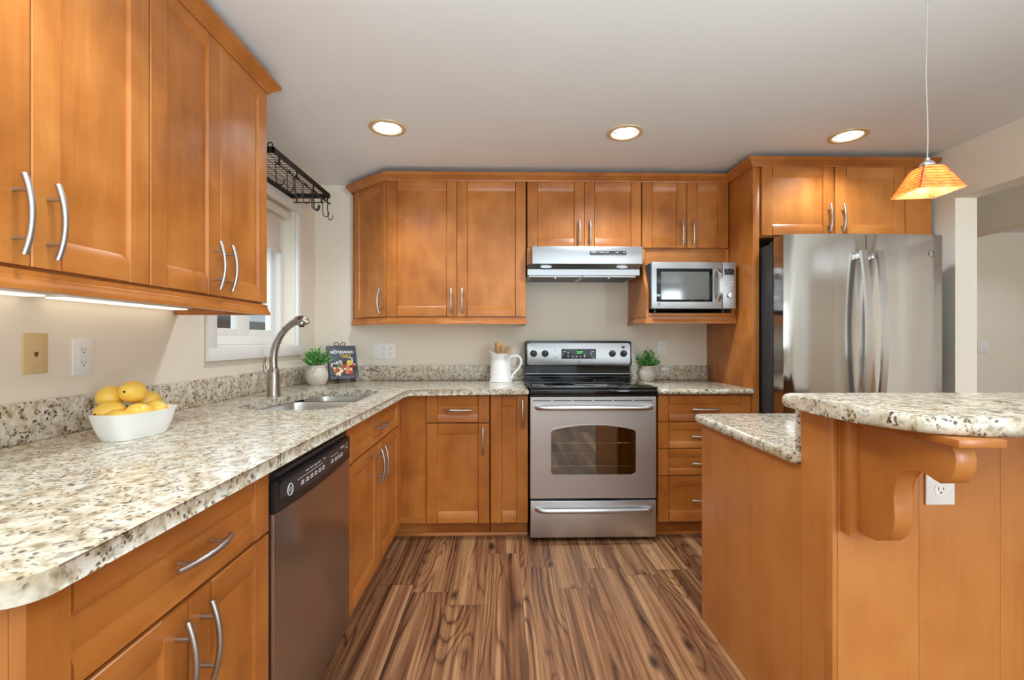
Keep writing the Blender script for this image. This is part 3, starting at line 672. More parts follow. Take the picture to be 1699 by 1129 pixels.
# backguard
g = G()
g.prism([(3.345, 0.930), (3.345, 1.02), (3.36, 1.03), (3.405, 1.03), (3.405, 0.930)], 'x', 0.160, 0.918)
g.prism([(3.318, 0.932), (3.318, 0.945), (3.345, 0.956), (3.36, 0.932)], 'x', 0.160, 0.918, bev=0.0)
g.box(0.162, 0.916, 3.3435, 3.346, 0.965, 0.968, mat=1)
g.obj('riser', [BLACKG, STEEL], rg)
bgp = rrect(0.153, 0.925, 1.022, 1.205, 0.022)
bk = G().prism(bgp, 'y', 3.325, 3.408, bev=0.006, seg=3, both=True).obj('backguard', BLACKG, rg)
px = lambda u: 0.153+(u-870.7)*(0.925-0.153)/(1048.5-870.7)
pz = lambda v: CAM_H-(v-564.5)*3.32/770
fp = G().prism(rrect(px(875), px(1045.8), pz(605.8), pz(570.2), 0.016), 'y', 3.3205, 3.326, bev=0.001).obj('fascia_plate', STEELU, bk)
YP = 3.3204
for i, u in enumerate((885.5, 904.5, 1016, 1034.8)):
    x, z = px(u), pz(587)
    M = Matrix.Translation((x, YP, z)) @ Matrix.Rotation(math.pi/2, 4, 'X')
    g = G(); g.lathe([(0.0245, 0.0002), (0.0245, 0.004), (0.020, 0.006), (0.018, 0.022), (0.016, 0.024), (0.002, 0.024)], 28, M=M)
    g.box(-0.0055, 0.0055, -0.018, 0.018, 0.0235, 0.031, bev=0.002, M=M)
    kb = g.obj('knob', BLACK, rg)
    g = G(); g.box(-0.001, 0.001, 0.008, 0.018, 0.031, 0.0314, M=M)
    g.obj('pointer', MARK, kb)
    G().box(x-0.0015, x+0.0015, YP-0.0004, YP+0.0002, z+0.0345, z+0.038).obj('knob_mark', ORANGE if i == 2 else INK, rg)
dx0, dx1, dz0, dz1 = px(931.5), px(988.7), pz(595.8), pz(579.4)
ds = G().prism(rrect(dx0, dx1, dz0, dz1, 0.004), 'y', YP-0.0015, YP+0.0002, bev=0.0005).obj('display', CHAR, rg)
cx = (dx0+dx1)/2+0.006
G().sph((cx, YP-0.0015, dz1-0.026), (0.026, 0.0006, 0.022), 0).obj('clock_window', LEDBG, ds)
text('clock_digits', '2:27', 0.023, front_frame(cx, YP-0.0022, dz1-0.026), LED, ds)
g = G(); yy = (YP-0.0020, YP-0.0014)
for x, z, w_, h_ in ((0.022, 0.052, 0.020, 0.003), (0.012, 0.042, 0.010, 0.002), (0.012, 0.032, 0.012, 0.002), (0.012, 0.018, 0.010, 0.002), (0.225, 0.052, 0.020, 0.003), (0.214, 0.040, 0.012, 0.005), (0.232, 0.040, 0.008, 0.002), (0.214, 0.022, 0.016, 0.003), (0.232, 0.022, 0.006, 0.006), (0.228, 0.009, 0.022, 0.002), (0.112, 0.027-0.008, 0.010, 0.002)):
    g.box(dx0+x-w_/2, dx0+x+w_/2, *yy, dz0+z-h_/2, dz0+z+h_/2)
for x, z, s in ((0.048, 0.042, -1), (0.048, 0.018, -1), (0.082, 0.016, 1), (0.108, 0.016, 1), (0.135, 0.016, -1), (0.165, 0.016, 1), (0.167, 0.026, 1)):
    g.prism([(dx0+x-0.006, dz0+z-0.005*s), (dx0+x+0.006, dz0+z-0.005*s), (dx0+x, dz0+z+0.006*s)], 'y', *yy)
g.obj('display_markings', MARK, ds)
monogram(front_frame(px(960.5), YP, pz(600.8)), 0.008, INK, rg)
g = G()
for v in (581.5, 593.3): g.cyl((px(921.5), YP+0.001, pz(v)), (px(921.5), YP-0.0008, pz(v)), 0.0036, 12)
g.obj('indicator_lamp', INK, rg)
G().box(px(1031.5), px(1036.5), YP-0.004, YP+0.001, pz(578), pz(574.5), bev=0.001).obj('rocker_switch', BLACK, rg)
# oven door
DX0, DX1 = RX0+0.002, RX1-0.001
arcn = 20; wx0, wx1, wz0, wz1, wza = 0.283, 0.797, 0.400, 0.678, 0.703
def winpoly(e=0.0):
    x0, x1, z0, z1, za, r = wx0-e, wx1+e, wz0-e, wz1+e, wza+e, 0.026
    P = []
    for cx, cz, a in ((x0+r, z0+r, 180), (x1-r, z0+r, 270)):
        for k in range(6): t = math.radians(a+18*k); P.append((cx+r*math.cos(t), cz+r*math.sin(t)))
    for k in range(5): t = math.radians(0+12*k); P.append((x1-r+r*math.cos(t), z1-r+r*math.sin(t)))
    for k in range(1, arcn): t = k/arcn; x = x1-0.012-(x1-x0-0.024)*t; P.append((x, z1-0.004+(za-z1+0.004)*(1-(2*t-1)**2)))
    for k in range(5): t = math.radians(132+12*k); P.append((x0+r+r*math.cos(t), z1-r+r*math.sin(t)))
    return P
od = G().box(DX0, DX1, RY, RY+0.042, 0.262, 0.871, bev=0.004).obj('oven_door', STEEL, rg)
cut = G().prism(winpoly(0.0), 'y', RY-0.05, RY+0.1).obj('cutter', STEEL); cut.location = cut.location
T = WM[od]; boolean_cut(od, cut); od.data.materials.clear(); od.data.materials.append(STEEL)
for p in od.data.polygons: p.material_index = 0; p.use_smooth = False
P0, P1 = winpoly(0.004), winpoly(-0.002)
g = G(); n = len(P0)
g.loft([[(x, RY+0.003, z) for x, z in P0], [(x, RY-0.0025, z) for x, z in P0], [(x, RY-0.0025, z) for x, z in P1], [(x, RY+0.006, z) for x, z in P1]], cap0=False, cap1=False); g.obj('window_trim', STEEL, od)
G().prism(winpoly(-0.0015), 'y', RY+0.004, RY+0.008).obj('window_glass', OVENG, od)
g = G(); g.box(wx0-0.02, wx1+0.02, 3.20, 3.205, 0.36, 0.74); g.box(wx0-0.02, wx0-0.015, RY+0.046, 3.20, 0.36, 0.74); g.box(wx1+0.015, wx1+0.02, RY+0.046, 3.20, 0.36, 0.74); g.box(wx0-0.02, wx1+0.02, RY+0.046, 3.2, 0.36, 0.365); g.box(wx0-0.02, wx1+0.02, RY+0.046, 3.2, 0.735, 0.74)
g.obj('oven_cavity', OVENIN, rg)
bodyo = [c for c in rg.children if c.name.startswith('body')][0]
boolean_cut(bodyo, G().box(wx0-0.021, wx1+0.021, RY+0.0, 3.206, 0.359, 0.741).obj('cutter', BLACK)); bodyo.data.materials.clear(); bodyo.data.materials.append(BLACK)
for z in (0.44, 0.58):
    g = G(); g.cyl((wx0, RY+0.06, z), (wx1, RY+0.06, z), 0.003, 8); g.cyl((wx0, 3.15, z), (wx1, 3.15, z), 0.003, 8)
    for k in range(16): x = wx0+0.02+k*(wx1-wx0-0.04)/15; g.cyl((x, RY+0.06, z), (x, 3.15, z), 0.002, 6)
    g.obj('oven_rack', CHROME, rg)
g = G()
for k in range(6): x = RX0+0.017+k*0.1215; g.box(x, x+0.109, RY-0.0006, RY+0.001, 0.8455, 0.8505)
g.obj('vent_slot', BLACK, od)
def bar_handle(parent, x0, x1, z, out, name='handle'):
    pts = []
    for k in range(9): t = k/8; a = math.pi/2*t; pts.append((x0+0.07*(1-math.cos(a)), RY-out*math.sin(a), z))
    pts += [(x1-p[0]+x0, p[1], z) for p in pts[::-1]]
    g = G(); g.tube(pts, 0.0145, 14, M=Matrix.Translation((0, 0, z)) @ Matrix.Diagonal((1, 0.9, 1.0, 1)) @ Matrix.Translation((0, RY*(1/0.9-1), -z))); return g.obj(name, STEELH, parent, smooth=60)
bar_handle(od, 0.200, 0.884, 0.808, 0.05)
dr = G().box(DX0+0.002, DX1-0.001, RY, RY+0.042, 0.028, 0.248, bev=0.004).obj('storage_drawer', STEEL, rg)
bar_handle(dr, 0.200, 0.880, 0.200, 0.045)
gc = G(); gc.box(0.1435, 0.166, 2.757, 3.30, 0.9305, 0.934, bev=0.001); tag(gc.obj('stove_gap_cover', BLACK), 'black rubber gap strip between the granite and the cooktop left edge', 'gap cover')

# ------------------------------------------------------------------ range hood
hx0, hx1 = 0.160, 0.905
rh = thing('range_hood', 'stainless under-cabinet range hood above the range', 'hood', (0.535, 3.2, 1.64))
g = G(); g.box(0.188, hx1, 3.00, 3.425, 1.704, 1.818, bev=0.002); up = g.obj('upper_housing', STEELU, rh)
g = G(); g.prism([(3.012, 1.7035), (3.05, 1.676), (3.05, 1.638), (3.10, 1.636), (3.426, 1.636), (3.426, 1.7035)], 'x', hx0, hx1-0.004); g.obj('canopy', STEELU, rh, smooth=20)
for x in (0.28, 0.78):
    M = Matrix.Translation((x, 3.0302, 1.6895)) @ Matrix.Rotation(-math.radians(180-54), 4, 'X') @ Matrix.Diagonal((1.55, 0.55, 1, 1))
    g = G(); g.lathe([(0.024, 0.0), (0.023, 0.002), (0.019, 0.002), (0.018, 0.0005)], 28, M=M); g.lathe([(0.018, 0.0006), (0.001, 0.003)], 28, mat=1, M=M); g.obj('lamp', [CHROME, WHITEP], rh)
for x0, x1 in ((0.175, 0.52), (0.535, 0.88)):
    f_ = G().box(x0, x1, 3.085, 3.40, 1.632, 1.6355).obj('grease_filter', MESHF, rh)
    g = G()
    for a in ((x0-0.004, x1+0.004, 3.081, 3.089), (x0-0.004, x1+0.004, 3.396, 3.404), (x0-0.004, x0+0.004, 3.08, 3.404), (x1-0.004, x1+0.004, 3.08, 3.404)): g.box(a[0], a[1], a[2], a[3], 1.630, 1.6358)
    g.obj('filter_frame', STEEL, f_)
    G().box((x0+x1)/2-0.006, (x0+x1)/2+0.006, 3.10, 3.112, 1.622, 1.632, bev=0.002).obj('filter_latch', CHROME, f_)
cp_ = rrect(0.560, 0.800, 1.762, 1.788, 0.008); cp_ = [(x, z-(0.008*(1-((x-0.68)/0.12)**2) if z < 1.77 else 0)) for x, z in cp_]
cpn = G().prism(cp_, 'y', 2.9975, 3.0, bev=0.0008).obj('control_panel', CHAR, rh)
g = G()
for x, w_ in ((0.585, 0.03), (0.628, 0.008), (0.645, 0.02), (0.675, 0.022), (0.74, 0.022), (0.785, 0.014)): g.box(x-w_/2, x+w_/2, 2.9968, 2.9975, 1.777, 1.780)
for x in (0.66, 0.678, 0.697, 0.722, 0.742, 0.76): g.box(x-0.003, x+0.003, 2.9968, 2.9975, 1.763, 1.766)
g.obj('panel_markings', MARK, cpn)
g = G()
for x in (0.678, 0.742): g.box(x-0.013, x+0.013, 2.994, 2.998, 1.768, 1.775, bev=0.001)
g.obj('slider_switch', BLACK, cpn)
fl = G().box(0.158, 0.1865, 3.06, 3.42, 1.704, 1.8185).obj('filler_strip', WZ); tag(fl, 'small maple filler block at the left of the range hood', 'filler')

# ------------------------------------------------------------------ microwave
MY, MX0, MZ0 = 2.94, 0.946, 1.402
k_ = 0.000608
mx = lambda u: MX0+(u-265)*k_
mz = lambda v: 1.708-(v-340)*k_
mw = thing('microwave', 'stainless countertop microwave on the shelf right of the hood', 'microwave', (1.22, 3.1, 1.387))
g = G(); g.box(mx(265)+0.001, mx(1180)-0.016, MY+0.022, 3.34, mz(830), 1.707, bev=0.003); g.obj('case', DARKSIDE, mw)
for x in (0.99, 1.44):
    for y in (3.02, 3.30): G().lathe([(0.014, 1.3865), (0.014, mz(829))], 12, c=(x, y)).obj('foot', BLACK, mw)
MX1 = mx(1176)-0.012
dxr = mx(1018)-0.004
md = G().box(mx(265), dxr, MY, MY+0.021, mz(830), 1.708, bev=0.003).obj('door', STEELU, mw)
g = G(); g.box(mx(316), mx(908), MY-0.0012, MY+0.002, mz(758), mz(408), bev=0.0008); wb = g.obj('window', BLACKG, md)
G().box(mx(362), mx(872), MY-0.0016, MY-0.0011, mz(733), mz(443)).obj('screen', MICROG, wb)
hx = mx(965); pts = []
for k in range(17): t = -1+2*k/16; pts.append((hx, MY-0.004-0.036*(1-abs(t)**4), (mz(752)+mz(418))/2+t*(mz(418)-mz(752))/2))
g = G(); g.tube(pts, 0, flat=(0.020, 0.012, (0, -1, 0.0001))); g.obj('handle', STEELH, md, smooth=50)
monogram(front_frame(mx(340), MY-0.0003, mz(785)), 0.0085, INK, md)
cpm = G().box(dxr+0.003, MX1, MY, MY+0.021, mz(830), 1.708, bev=0.003).obj('control_panel', STEELU, mw)
sx_ = (MX1-dxr-0.003)/(1176-1025)
cx_ = lambda u: dxr+0.003+(u-1025)*sx_
G().prism(rrect(cx_(1043), cx_(1155), mz(473), mz(408), 0.003), 'y', MY-0.001, MY+0.001).obj('display', BLACKG, cpm)
g = G()
for u, v, w_ in ((1070, 416, 12), (1132, 416, 14), (1062, 462, 7), (1103, 462, 6), (1140, 455, 5), (1075, 440, 8), (1115, 440, 8)): g.box(cx_(u-w_), cx_(u+w_), MY-0.0014, MY-0.0009, mz(v+3), mz(v-3))
g.obj('display_markings', MARKD, cpm)
g = G()
for v in (508, 545, 582, ):
    for u in (1063, 1100, 1137): g.cyl((cx_(u), MY+0.001, mz(v)), (cx_(u), MY-0.0012, mz(v)), 0.0042, 10)
for u in (1062, 1136): g.box(cx_(u)-0.004, cx_(u)+0.004, MY-0.0012, MY+0.001, mz(752), mz(744))
g.obj('keypad', WHITEP, cpm)
M = Matrix.Translation((cx_(1104), MY, mz(688))) @ Matrix.Rotation(math.pi/2, 4, 'X')
g = G(); g.lathe([(0.020, 0.0), (0.0195, 0.012), (0.017, 0.015), (0.001, 0.015)], 24, M=M); g.obj('knob', CHROME, cpm)

# ------------------------------------------------------------------ refrigerator
FX0, FX1, FY = 1.578, 2.488, 2.585
fr = thing('refrigerator', 'stainless french-door refrigerator in the maple surround', 'refrigerator', (2.03, 2.95, 0))
g = G(); g.box(FX0-0.006, FX1+0.004, FY+0.105, 3.40, 0.03, 1.775, bev=0.004); g.obj('case', DARKSIDE, fr)
g = G(); g.box(FX0+0.01, FX0+0.10, FY+0.03, FY+0.16, 1.7755, 1.795, bev=0.004); g.box(FX1-0.10, FX1-0.01, FY+0.03, FY+0.16, 1.7755, 1.795, bev=0.004); g.obj('hinge_cover', CHAR, fr)
FM = (FX0+FX1)/2
def fdoor(x0, x1, z0, z1, name):
    # face gently bowed across the whole width of the refrigerator
    n = 14; pl = [(x0+(x1-x0)*k/n, FY-0.022*(1-((x0+(x1-x0)*k/n-FM)/(FX1-FM))**2)) for k in range(n+1)]
    pl = pl + [(x1, FY+0.095), (x0, FY+0.095)]
    g = G(); g.prism(pl, 'z', z0, z1, bev=0.004); return g.obj(name, STEELF, fr, smooth=40)
ld = fdoor(FX0, FM-0.002, 0.735, 1.806, 'door'); rd = fdoor(FM+0.002, FX1, 0.735, 1.806, 'door'); fz = fdoor(FX0, FX1, 0.06, 0.728, 'freezer_drawer')
G().box(FX0+0.02, FX1-0.02, FY+0.12, FY+0.2, 0.0006, 0.06).obj('kick_plate', BLACK, fr)
for dd_, x in ((ld, FM-0.045), (rd, FM+0.045)):
    pts = []; n = 20
    for k in range(n+1): t = -1+2*k/n; pts.append((x, FY-0.058-0.042*(1-t*t), 1.245+t*0.46))
    g = G(); g.tube(pts, 0, flat=(0.032, 0.018, (0, -1, 0.0001))); h = g.obj('handle', STEELH, dd_, smooth=50)
    g = G()
    for z in (1.665, 0.795): g.box(x-0.014, x+0.014, FY-0.062, FY-0.018, z, z+0.035, bev=0.003)
    g.obj('handle_mount', CHROME, h)
pts = [(FX0+0.12+(FX1-FX0-0.24)*k/20, FY-0.058-0.042*(1-(-1+2*k/20)**2), 0.66) for k in range(21)]
g = G(); g.tube(pts, 0, flat=(0.032, 0.018, (0, -1, 0.0001))); h = g.obj('handle', STEELH, fz, smooth=50)
monogram(front_frame(2.418, FY-0.0068, 1.70), 0.016, INK, rd, back=CHROME)

# ------------------------------------------------------------------ island with raised bar
IX, IYN, IYP, IYF, IXR = 0.868, 1.205, 1.337, 2.012, 1.95
isl = thing('kitchen_island', 'maple kitchen island with a raised bar wall on the near side', 'island', (1.4, 1.6, 0))
g = G(); g.box(IX+0.02, IXR, IYP, IYF-0.021, 0.0006, 0.846); g.box(IX+0.02, IXR, IYN+0.012, IYP, 0.0006, 1.016); g.obj('body', WPZ, isl)
G().box(IX, IX+0.0195, IYP+0.001, IYF, 0.0006, 0.846).obj('end_panel', WPZ, isl)
G().box(IX, IX+0.0195, IYN+0.032, IYP, 0.0006, 1.0165).obj('bar_end_panel', WPZ, isl)
G().box(IX-0.002, IX+0.013, IYN, IYN+0.0315, 0.0006, 1.0165, bev=0.003).obj('corner_trim', WPZ, isl)
for x0, x1 in ((IX+0.014, 1.098), (1.099, 1.318), (1.319, 1.60), (1.601, IXR)): G().box(x0, x1, IYN+0.002, IYN+0.0115, 0.0006, 1.0165).obj('back_panel', WPZ, isl)
for k in range(2):
    x0 = IX+0.03+k*0.53; dq = shaker(Matrix.Translation((x0+0.5, IYF, 0)) @ Matrix.Rotation(math.pi, 4, 'Z'), isl, 'door', 0, 0.5, 0.11, 0.83); pull(Matrix.Translation((x0+0.5, IYF, 0)) @ Matrix.Rotation(math.pi, 4, 'Z'), dq, 0.04 if k else 0.46, 0.70, True)
pl = [(0.825, IYP+0.0005)] + [(0.865-0.032+0.032*(1-math.cos(math.radians(a)))-0.008, 2.013+0.032*math.sin(math.radians(a))) for a in (0, 30, 60, 90)]
tag(G().prism([(0.838, IYP+0.0008), (1.97, IYP+0.0008), (1.97, 2.045), (0.872, 2.045), (0.852, 2.038), (0.842, 2.022), (0.838, 2.0)], 'z', 0.847, 0.885, bev=0.014, seg=4).obj('island_countertop', GRAN, smooth=50), 'lower granite worktop of the island on the range side', 'countertop')
bp = [(1.99, 1.350), (0.845, 1.352)] + [(0.845-0.045*math.sin(math.radians(a)), 1.307+0.045*math.cos(math.radians(a))) for a in (20, 45, 70, 90)] + [(0.806, 1.20), (0.818, 1.05), (0.83, 0.985), (0.845, 0.945), (0.872, 0.917), (0.91, 0.902), (0.96, 0.897), (1.99, 0.897)]
tag(G().prism(bp, 'z', 1.0175, 1.056, bev=0.0165, seg=5).obj('bar_countertop', GRAN, smooth=50), 'raised granite bar top overhanging the near side of the island', 'countertop')
# granite riser behind the worktop under the bar
tag(G().box(0.862, 1.97, IYP+0.0012, IYP+0.0185, 0.8855, 1.0165, bev=0.002).obj('island_backsplash', GRAN), 'granite riser strip between island worktop and bar top', 'backsplash')
cb = thing('bar_corbel', 'scroll-cut maple corbel bracket holding up the bar top', 'corbel', (0.93, 1.15, 0.71))
G().box(0.889, 0.967, 1.172, IYN+0.0015, 0.706, 1.0, bev=0.003).obj('back_plate', WPZ, cb)
G().box(0.880, 0.976, 0.880, IYN+0.0015, 1.0005, 1.0168, bev=0.002).obj('cap', WX, cb)
top_z = 1.0
prof = [(1.1775, top_z), (0.935, top_z), (0.921, 0.995)]
# scroll: nose at the front, concave sweep, foot at the panel
nose = [(0.877, 0.972), (0.872, 0.958), (0.874, 0.938), (0.884, 0.918), (0.900, 0.905), (0.922, 0.899), (0.946, 0.903), (0.968, 0.911), (0.992, 0.917), (1.016, 0.915), (1.036, 0.905), (1.050, 0.888), (1.058, 0.865), (1.060, 0.838), (1.059, 0.810), (1.057, 0.785), (1.061, 0.762), (1.072, 0.742), (1.090, 0.724), (1.110, 0.714), (1.135, 0.710), (1.158, 0.713), (1.1775, 0.720)]
prof += [((0.912+(y-0.872)*0.687 if y < 1.0 else y-0.0*y) , z+(0.013 if y < 0.99 else 0.008)) for y, z in nose]
G().prism(prof, 'x', 0.906, 0.950, bev=0.002).obj('bracket', WPZ, cb, smooth=30)

# ------------------------------------------------------------------ pendant lamp
def pend():
    B, R_, N_, L_ = Vector((1.119, 1.226)), Vector((1.231, 1.210)), Vector((1.243, 1.315)), Vector((1.130, 1.331))
    c = (B+R_+N_+L_)/4; z0, z1 = 1.620, 1.690
    p = thing('pendant_lamp', 'small pyramid pendant lamp of amber glass hanging over the bar', 'pendant lamp', (c.x, c.y, z0))
    bot = [B, R_, N_, L_]; tp = [c+(v-c)*0.44 for v in bot]
    for i in range(4):
        g = G(); a0, a1, b0, b1 = bot[i], bot[(i+1) % 4], tp[i], tp[(i+1) % 4]; n = 8
        nout = ((a0+a1)/2-c).normalized()
        for k in range(n):
            t0, t1 = k/n, (k+1.25)/n if k < n-1 else 1.0
            q0, q1 = a0.lerp(b0, t0), a1.lerp(b1, t0); r0, r1 = a0.lerp(b0, t1), a1.lerp(b1, t1)
            o0 = nout*0.0028
            za, zb = z0+(z1-z0)*t0, z0+(z1-z0)*t1
            v = [(q0.x+o0.x, q0.y+o0.y, za), (q1.x+o0.x, q1.y+o0.y, za), (r1.x, r1.y, zb), (r0.x, r0.y, zb)]
            w_ = [(x-nout.x*0.002, y-nout.y*0.002, z-0.001) for x, y, z in v]
            g.faces(v+w_, [(0, 1, 2, 3), (7, 6, 5, 4), (0, 4, 5, 1), (1, 5, 6, 2), (2, 6, 7, 3), (3, 7, 4, 0)], 0)
        g.obj('shade_panel', [AMBER, AMBERE], p, smooth=0)
    g = G()
    for i in range(4): g.tube([(*bot[i], z0), (*tp[i], z1+0.001)], 0.0014, 6)
    for i in range(4): g.tube([(*tp[i], z1), (*tp[(i+1) % 4], z1)], 0.0018, 6)
    g.obj('shade_seam', AMBERE, p)
    g = G(); g.lathe([(0.0185, z1+0.0005), (0.0185, z1+0.006), (0.016, z1+0.013), (0.010, z1+0.018), (0.006, z1+0.020), (0.006, z1+0.026), (0.002, z1+0.027)], 24, c=(c.x, c.y)); g.obj('socket_cap', NICKEL, p, smooth=50)
    G().lathe([(0.010, z1-0.002), (0.011, z1-0.012), (0.014, z1-0.024), (0.013, z1-0.034), (0.006, z1-0.040)], 20, c=(c.x, c.y)).obj('bulb', PBULB, p, smooth=60)
    pts = [(c.x+0.002*math.sin(k*0.9)-0.004*(k/14), c.y, z1+0.025+(CEIL-z1-0.035)*k/14) for k in range(15)]
    G().tube(pts, 0.0013, 8).obj('cord', CORDM, p, smooth=60)
    G().lathe([(0.055, CEIL-0.0006), (0.055, CEIL-0.010), (0.040, CEIL-0.018), (0.004, CEIL-0.022)], 28, c=(pts[-1][0], c.y)).obj('ceiling_canopy', NICKEL, p, smooth=40)
    l = bpy.data.lights.new('pendant_glow', 'POINT'); l.energy = 2.5; l.color = (1.0, 0.84, 0.66); l.shadow_soft_size = 0.012
    o = bpy.data.objects.new('pendant_glow', l); COL.objects.link(o); o.location = (c.x, c.y, z1-0.05)
pend()

# ------------------------------------------------------------------ pot rack and hooks
rk = thing('pot_rack', 'black wire pot rack shelf fixed on the wall over the sink window', 'rack', (-1.24, 2.66, 2.12))
rx0, rx1, ry0, ry1, rz0 = -1.372, -1.118, 2.285, 3.02, 2.124
g = G()
for a in ((rx0, rx1, ry0, ry0+0.006), (rx0, rx1, ry1-0.006, ry1), (rx0, rx0+0.006, ry0, ry1), (rx1-0.006, rx1, ry0, ry1)): g.box(a[0], a[1], a[2], a[3], rz0, rz0+0.030)
g.obj('frame', IRON, rk)
g = G()
for k in range(1, 22): y = ry0+(ry1-ry0)*k/22; g.cyl((rx0, y, rz0+0.004), (rx1, y, rz0+0.004), 0.0016, 6)
for k in range(1, 6): x = rx0+(rx1-rx0)*k/6; g.cyl((x, ry0, rz0+0.007), (x, ry1, rz0+0.007), 0.0016, 6)
g.obj('wire_grid', IRON, rk)
g = G(); RXX, RZZ = -1.128, 2.092
g.cyl((RXX, ry0+0.03, RZZ), (RXX, ry1+0.012, RZZ), 0.004, 10)
for y in (2.36, 2.56, 2.78, 3.0): g.box(RXX-0.003, RXX+0.003, y-0.004, y+0.004, RZZ, rz0+0.01)
g.cyl((rx0+0.03, ry1-0.02, RZZ), (RXX-0.02, ry1-0.02, RZZ), 0.0035, 10)
for x in (rx0+0.05, rx1-0.05): g.box(x-0.003, x+0.003, ry1-0.023, ry1-0.017, RZZ, rz0+0.01)
g.obj('hanging_rail', IRON, rk)
g = G(); g.tube([(rx1-0.02+0.012*math.cos(a), ry0+0.003, rz0+0.040+0.012*math.sin(a)) for a in [math.radians(30*k) for k in range(13)]], 0.003, 8, cap=False); g.obj('eyelet', IRON, rk)
for y in (2.45, 2.85):
    pass
g = G()
for y in (2.42, 2.90): g.box(XL+0.0005, rx0+0.001, y-0.015, y+0.015, rz0, rz0+0.03)
g.obj('wall_bracket', IRON, rk)
def hook_mesh():
    g = G(); pts = []
    for k in range(9): a = math.radians(200-k*200/8); pts.append((0.0, 0.010*math.cos(a), 0.0045+0.010*math.sin(a)-0.0055))
    pts = [(0.0, -0.011*math.cos(math.radians(180*k/8)), 0.011*math.sin(math.radians(180*k/8))-0.004) for k in range(9)]
    pts += [(0, 0.011, -0.02)] + [(0, 0.011-0.004*k/3, -0.02-0.06*k/3) for k in range(1, 4)]
    base = Vector((0, 0.007, -0.085)); 
    for k in range(1, 10): a = math.radians(180*k/9); pts.append((0, base.y-0.018+0.018*math.cos(a)*1.0, base.z-0.020*math.sin(a)))
    pts.append((0, -0.030, -0.075))
    g.tube(pts, 0.0026, 8); return g
HK = [(2.345, 100, 'long black S-hook on the pot rack rail, nearest the camera'), (2.462, 70, 'black S-hook second along the pot rack rail, swung sideways'), (2.545, 110, 'black S-hook third along the pot rack rail, tight beside another'), (2.562, 95, 'black S-hook fourth along the pot rack rail, tight beside another'),
      (2.66, 85, 'single black S-hook hanging alone mid pot rack rail'), (2.775, 100, 'first black S-hook of the bunched trio on the pot rack rail'), (2.792, 90, 'middle black S-hook of the bunched trio on the pot rack rail'), (2.809, 80, 'last black S-hook of the bunched trio on the pot rack rail'), (2.945, 95, 'black S-hook last but one at the far rail end'), (3.026, 70, 'black S-hook at the far tip of the pot rack rail')]
h0 = None
for y, a, lab in HK:
    if h0 is None: h0 = hook_mesh().obj('s_hook', IRON, origin=(0, 0, 0)); h = h0
    else: h = h0.copy(); COL.objects.link(h)
    h.location = (RXX, y, RZZ); h.rotation_euler = (0, 0, math.radians(a)); tag(h, lab, 'hook', 'S-hooks on the pot rack')

# ------------------------------------------------------------------ under-cabinet lights
for y0, y1, lab in ((0.80, 1.362, 'white under-cabinet light bar above the phone jack, nearer one'), (1.395, 1.960, 'white under-cabinet light bar nearer the sink window')):
    u = thing('under_cabinet_light', lab, 'light', (-1.335, (y0+y1)/2, 1.335), group='under-cabinet light bars')
    G().box(-1.376, -1.295, y0, y1, 1.338, 1.3575, bev=0.003).obj('housing', WHITEP, u)
    G().box(-1.366, -1.305, y0+0.015, y1-0.015, 1.334, 1.3385, bev=0.001).obj('diffuser', STRIP, u)

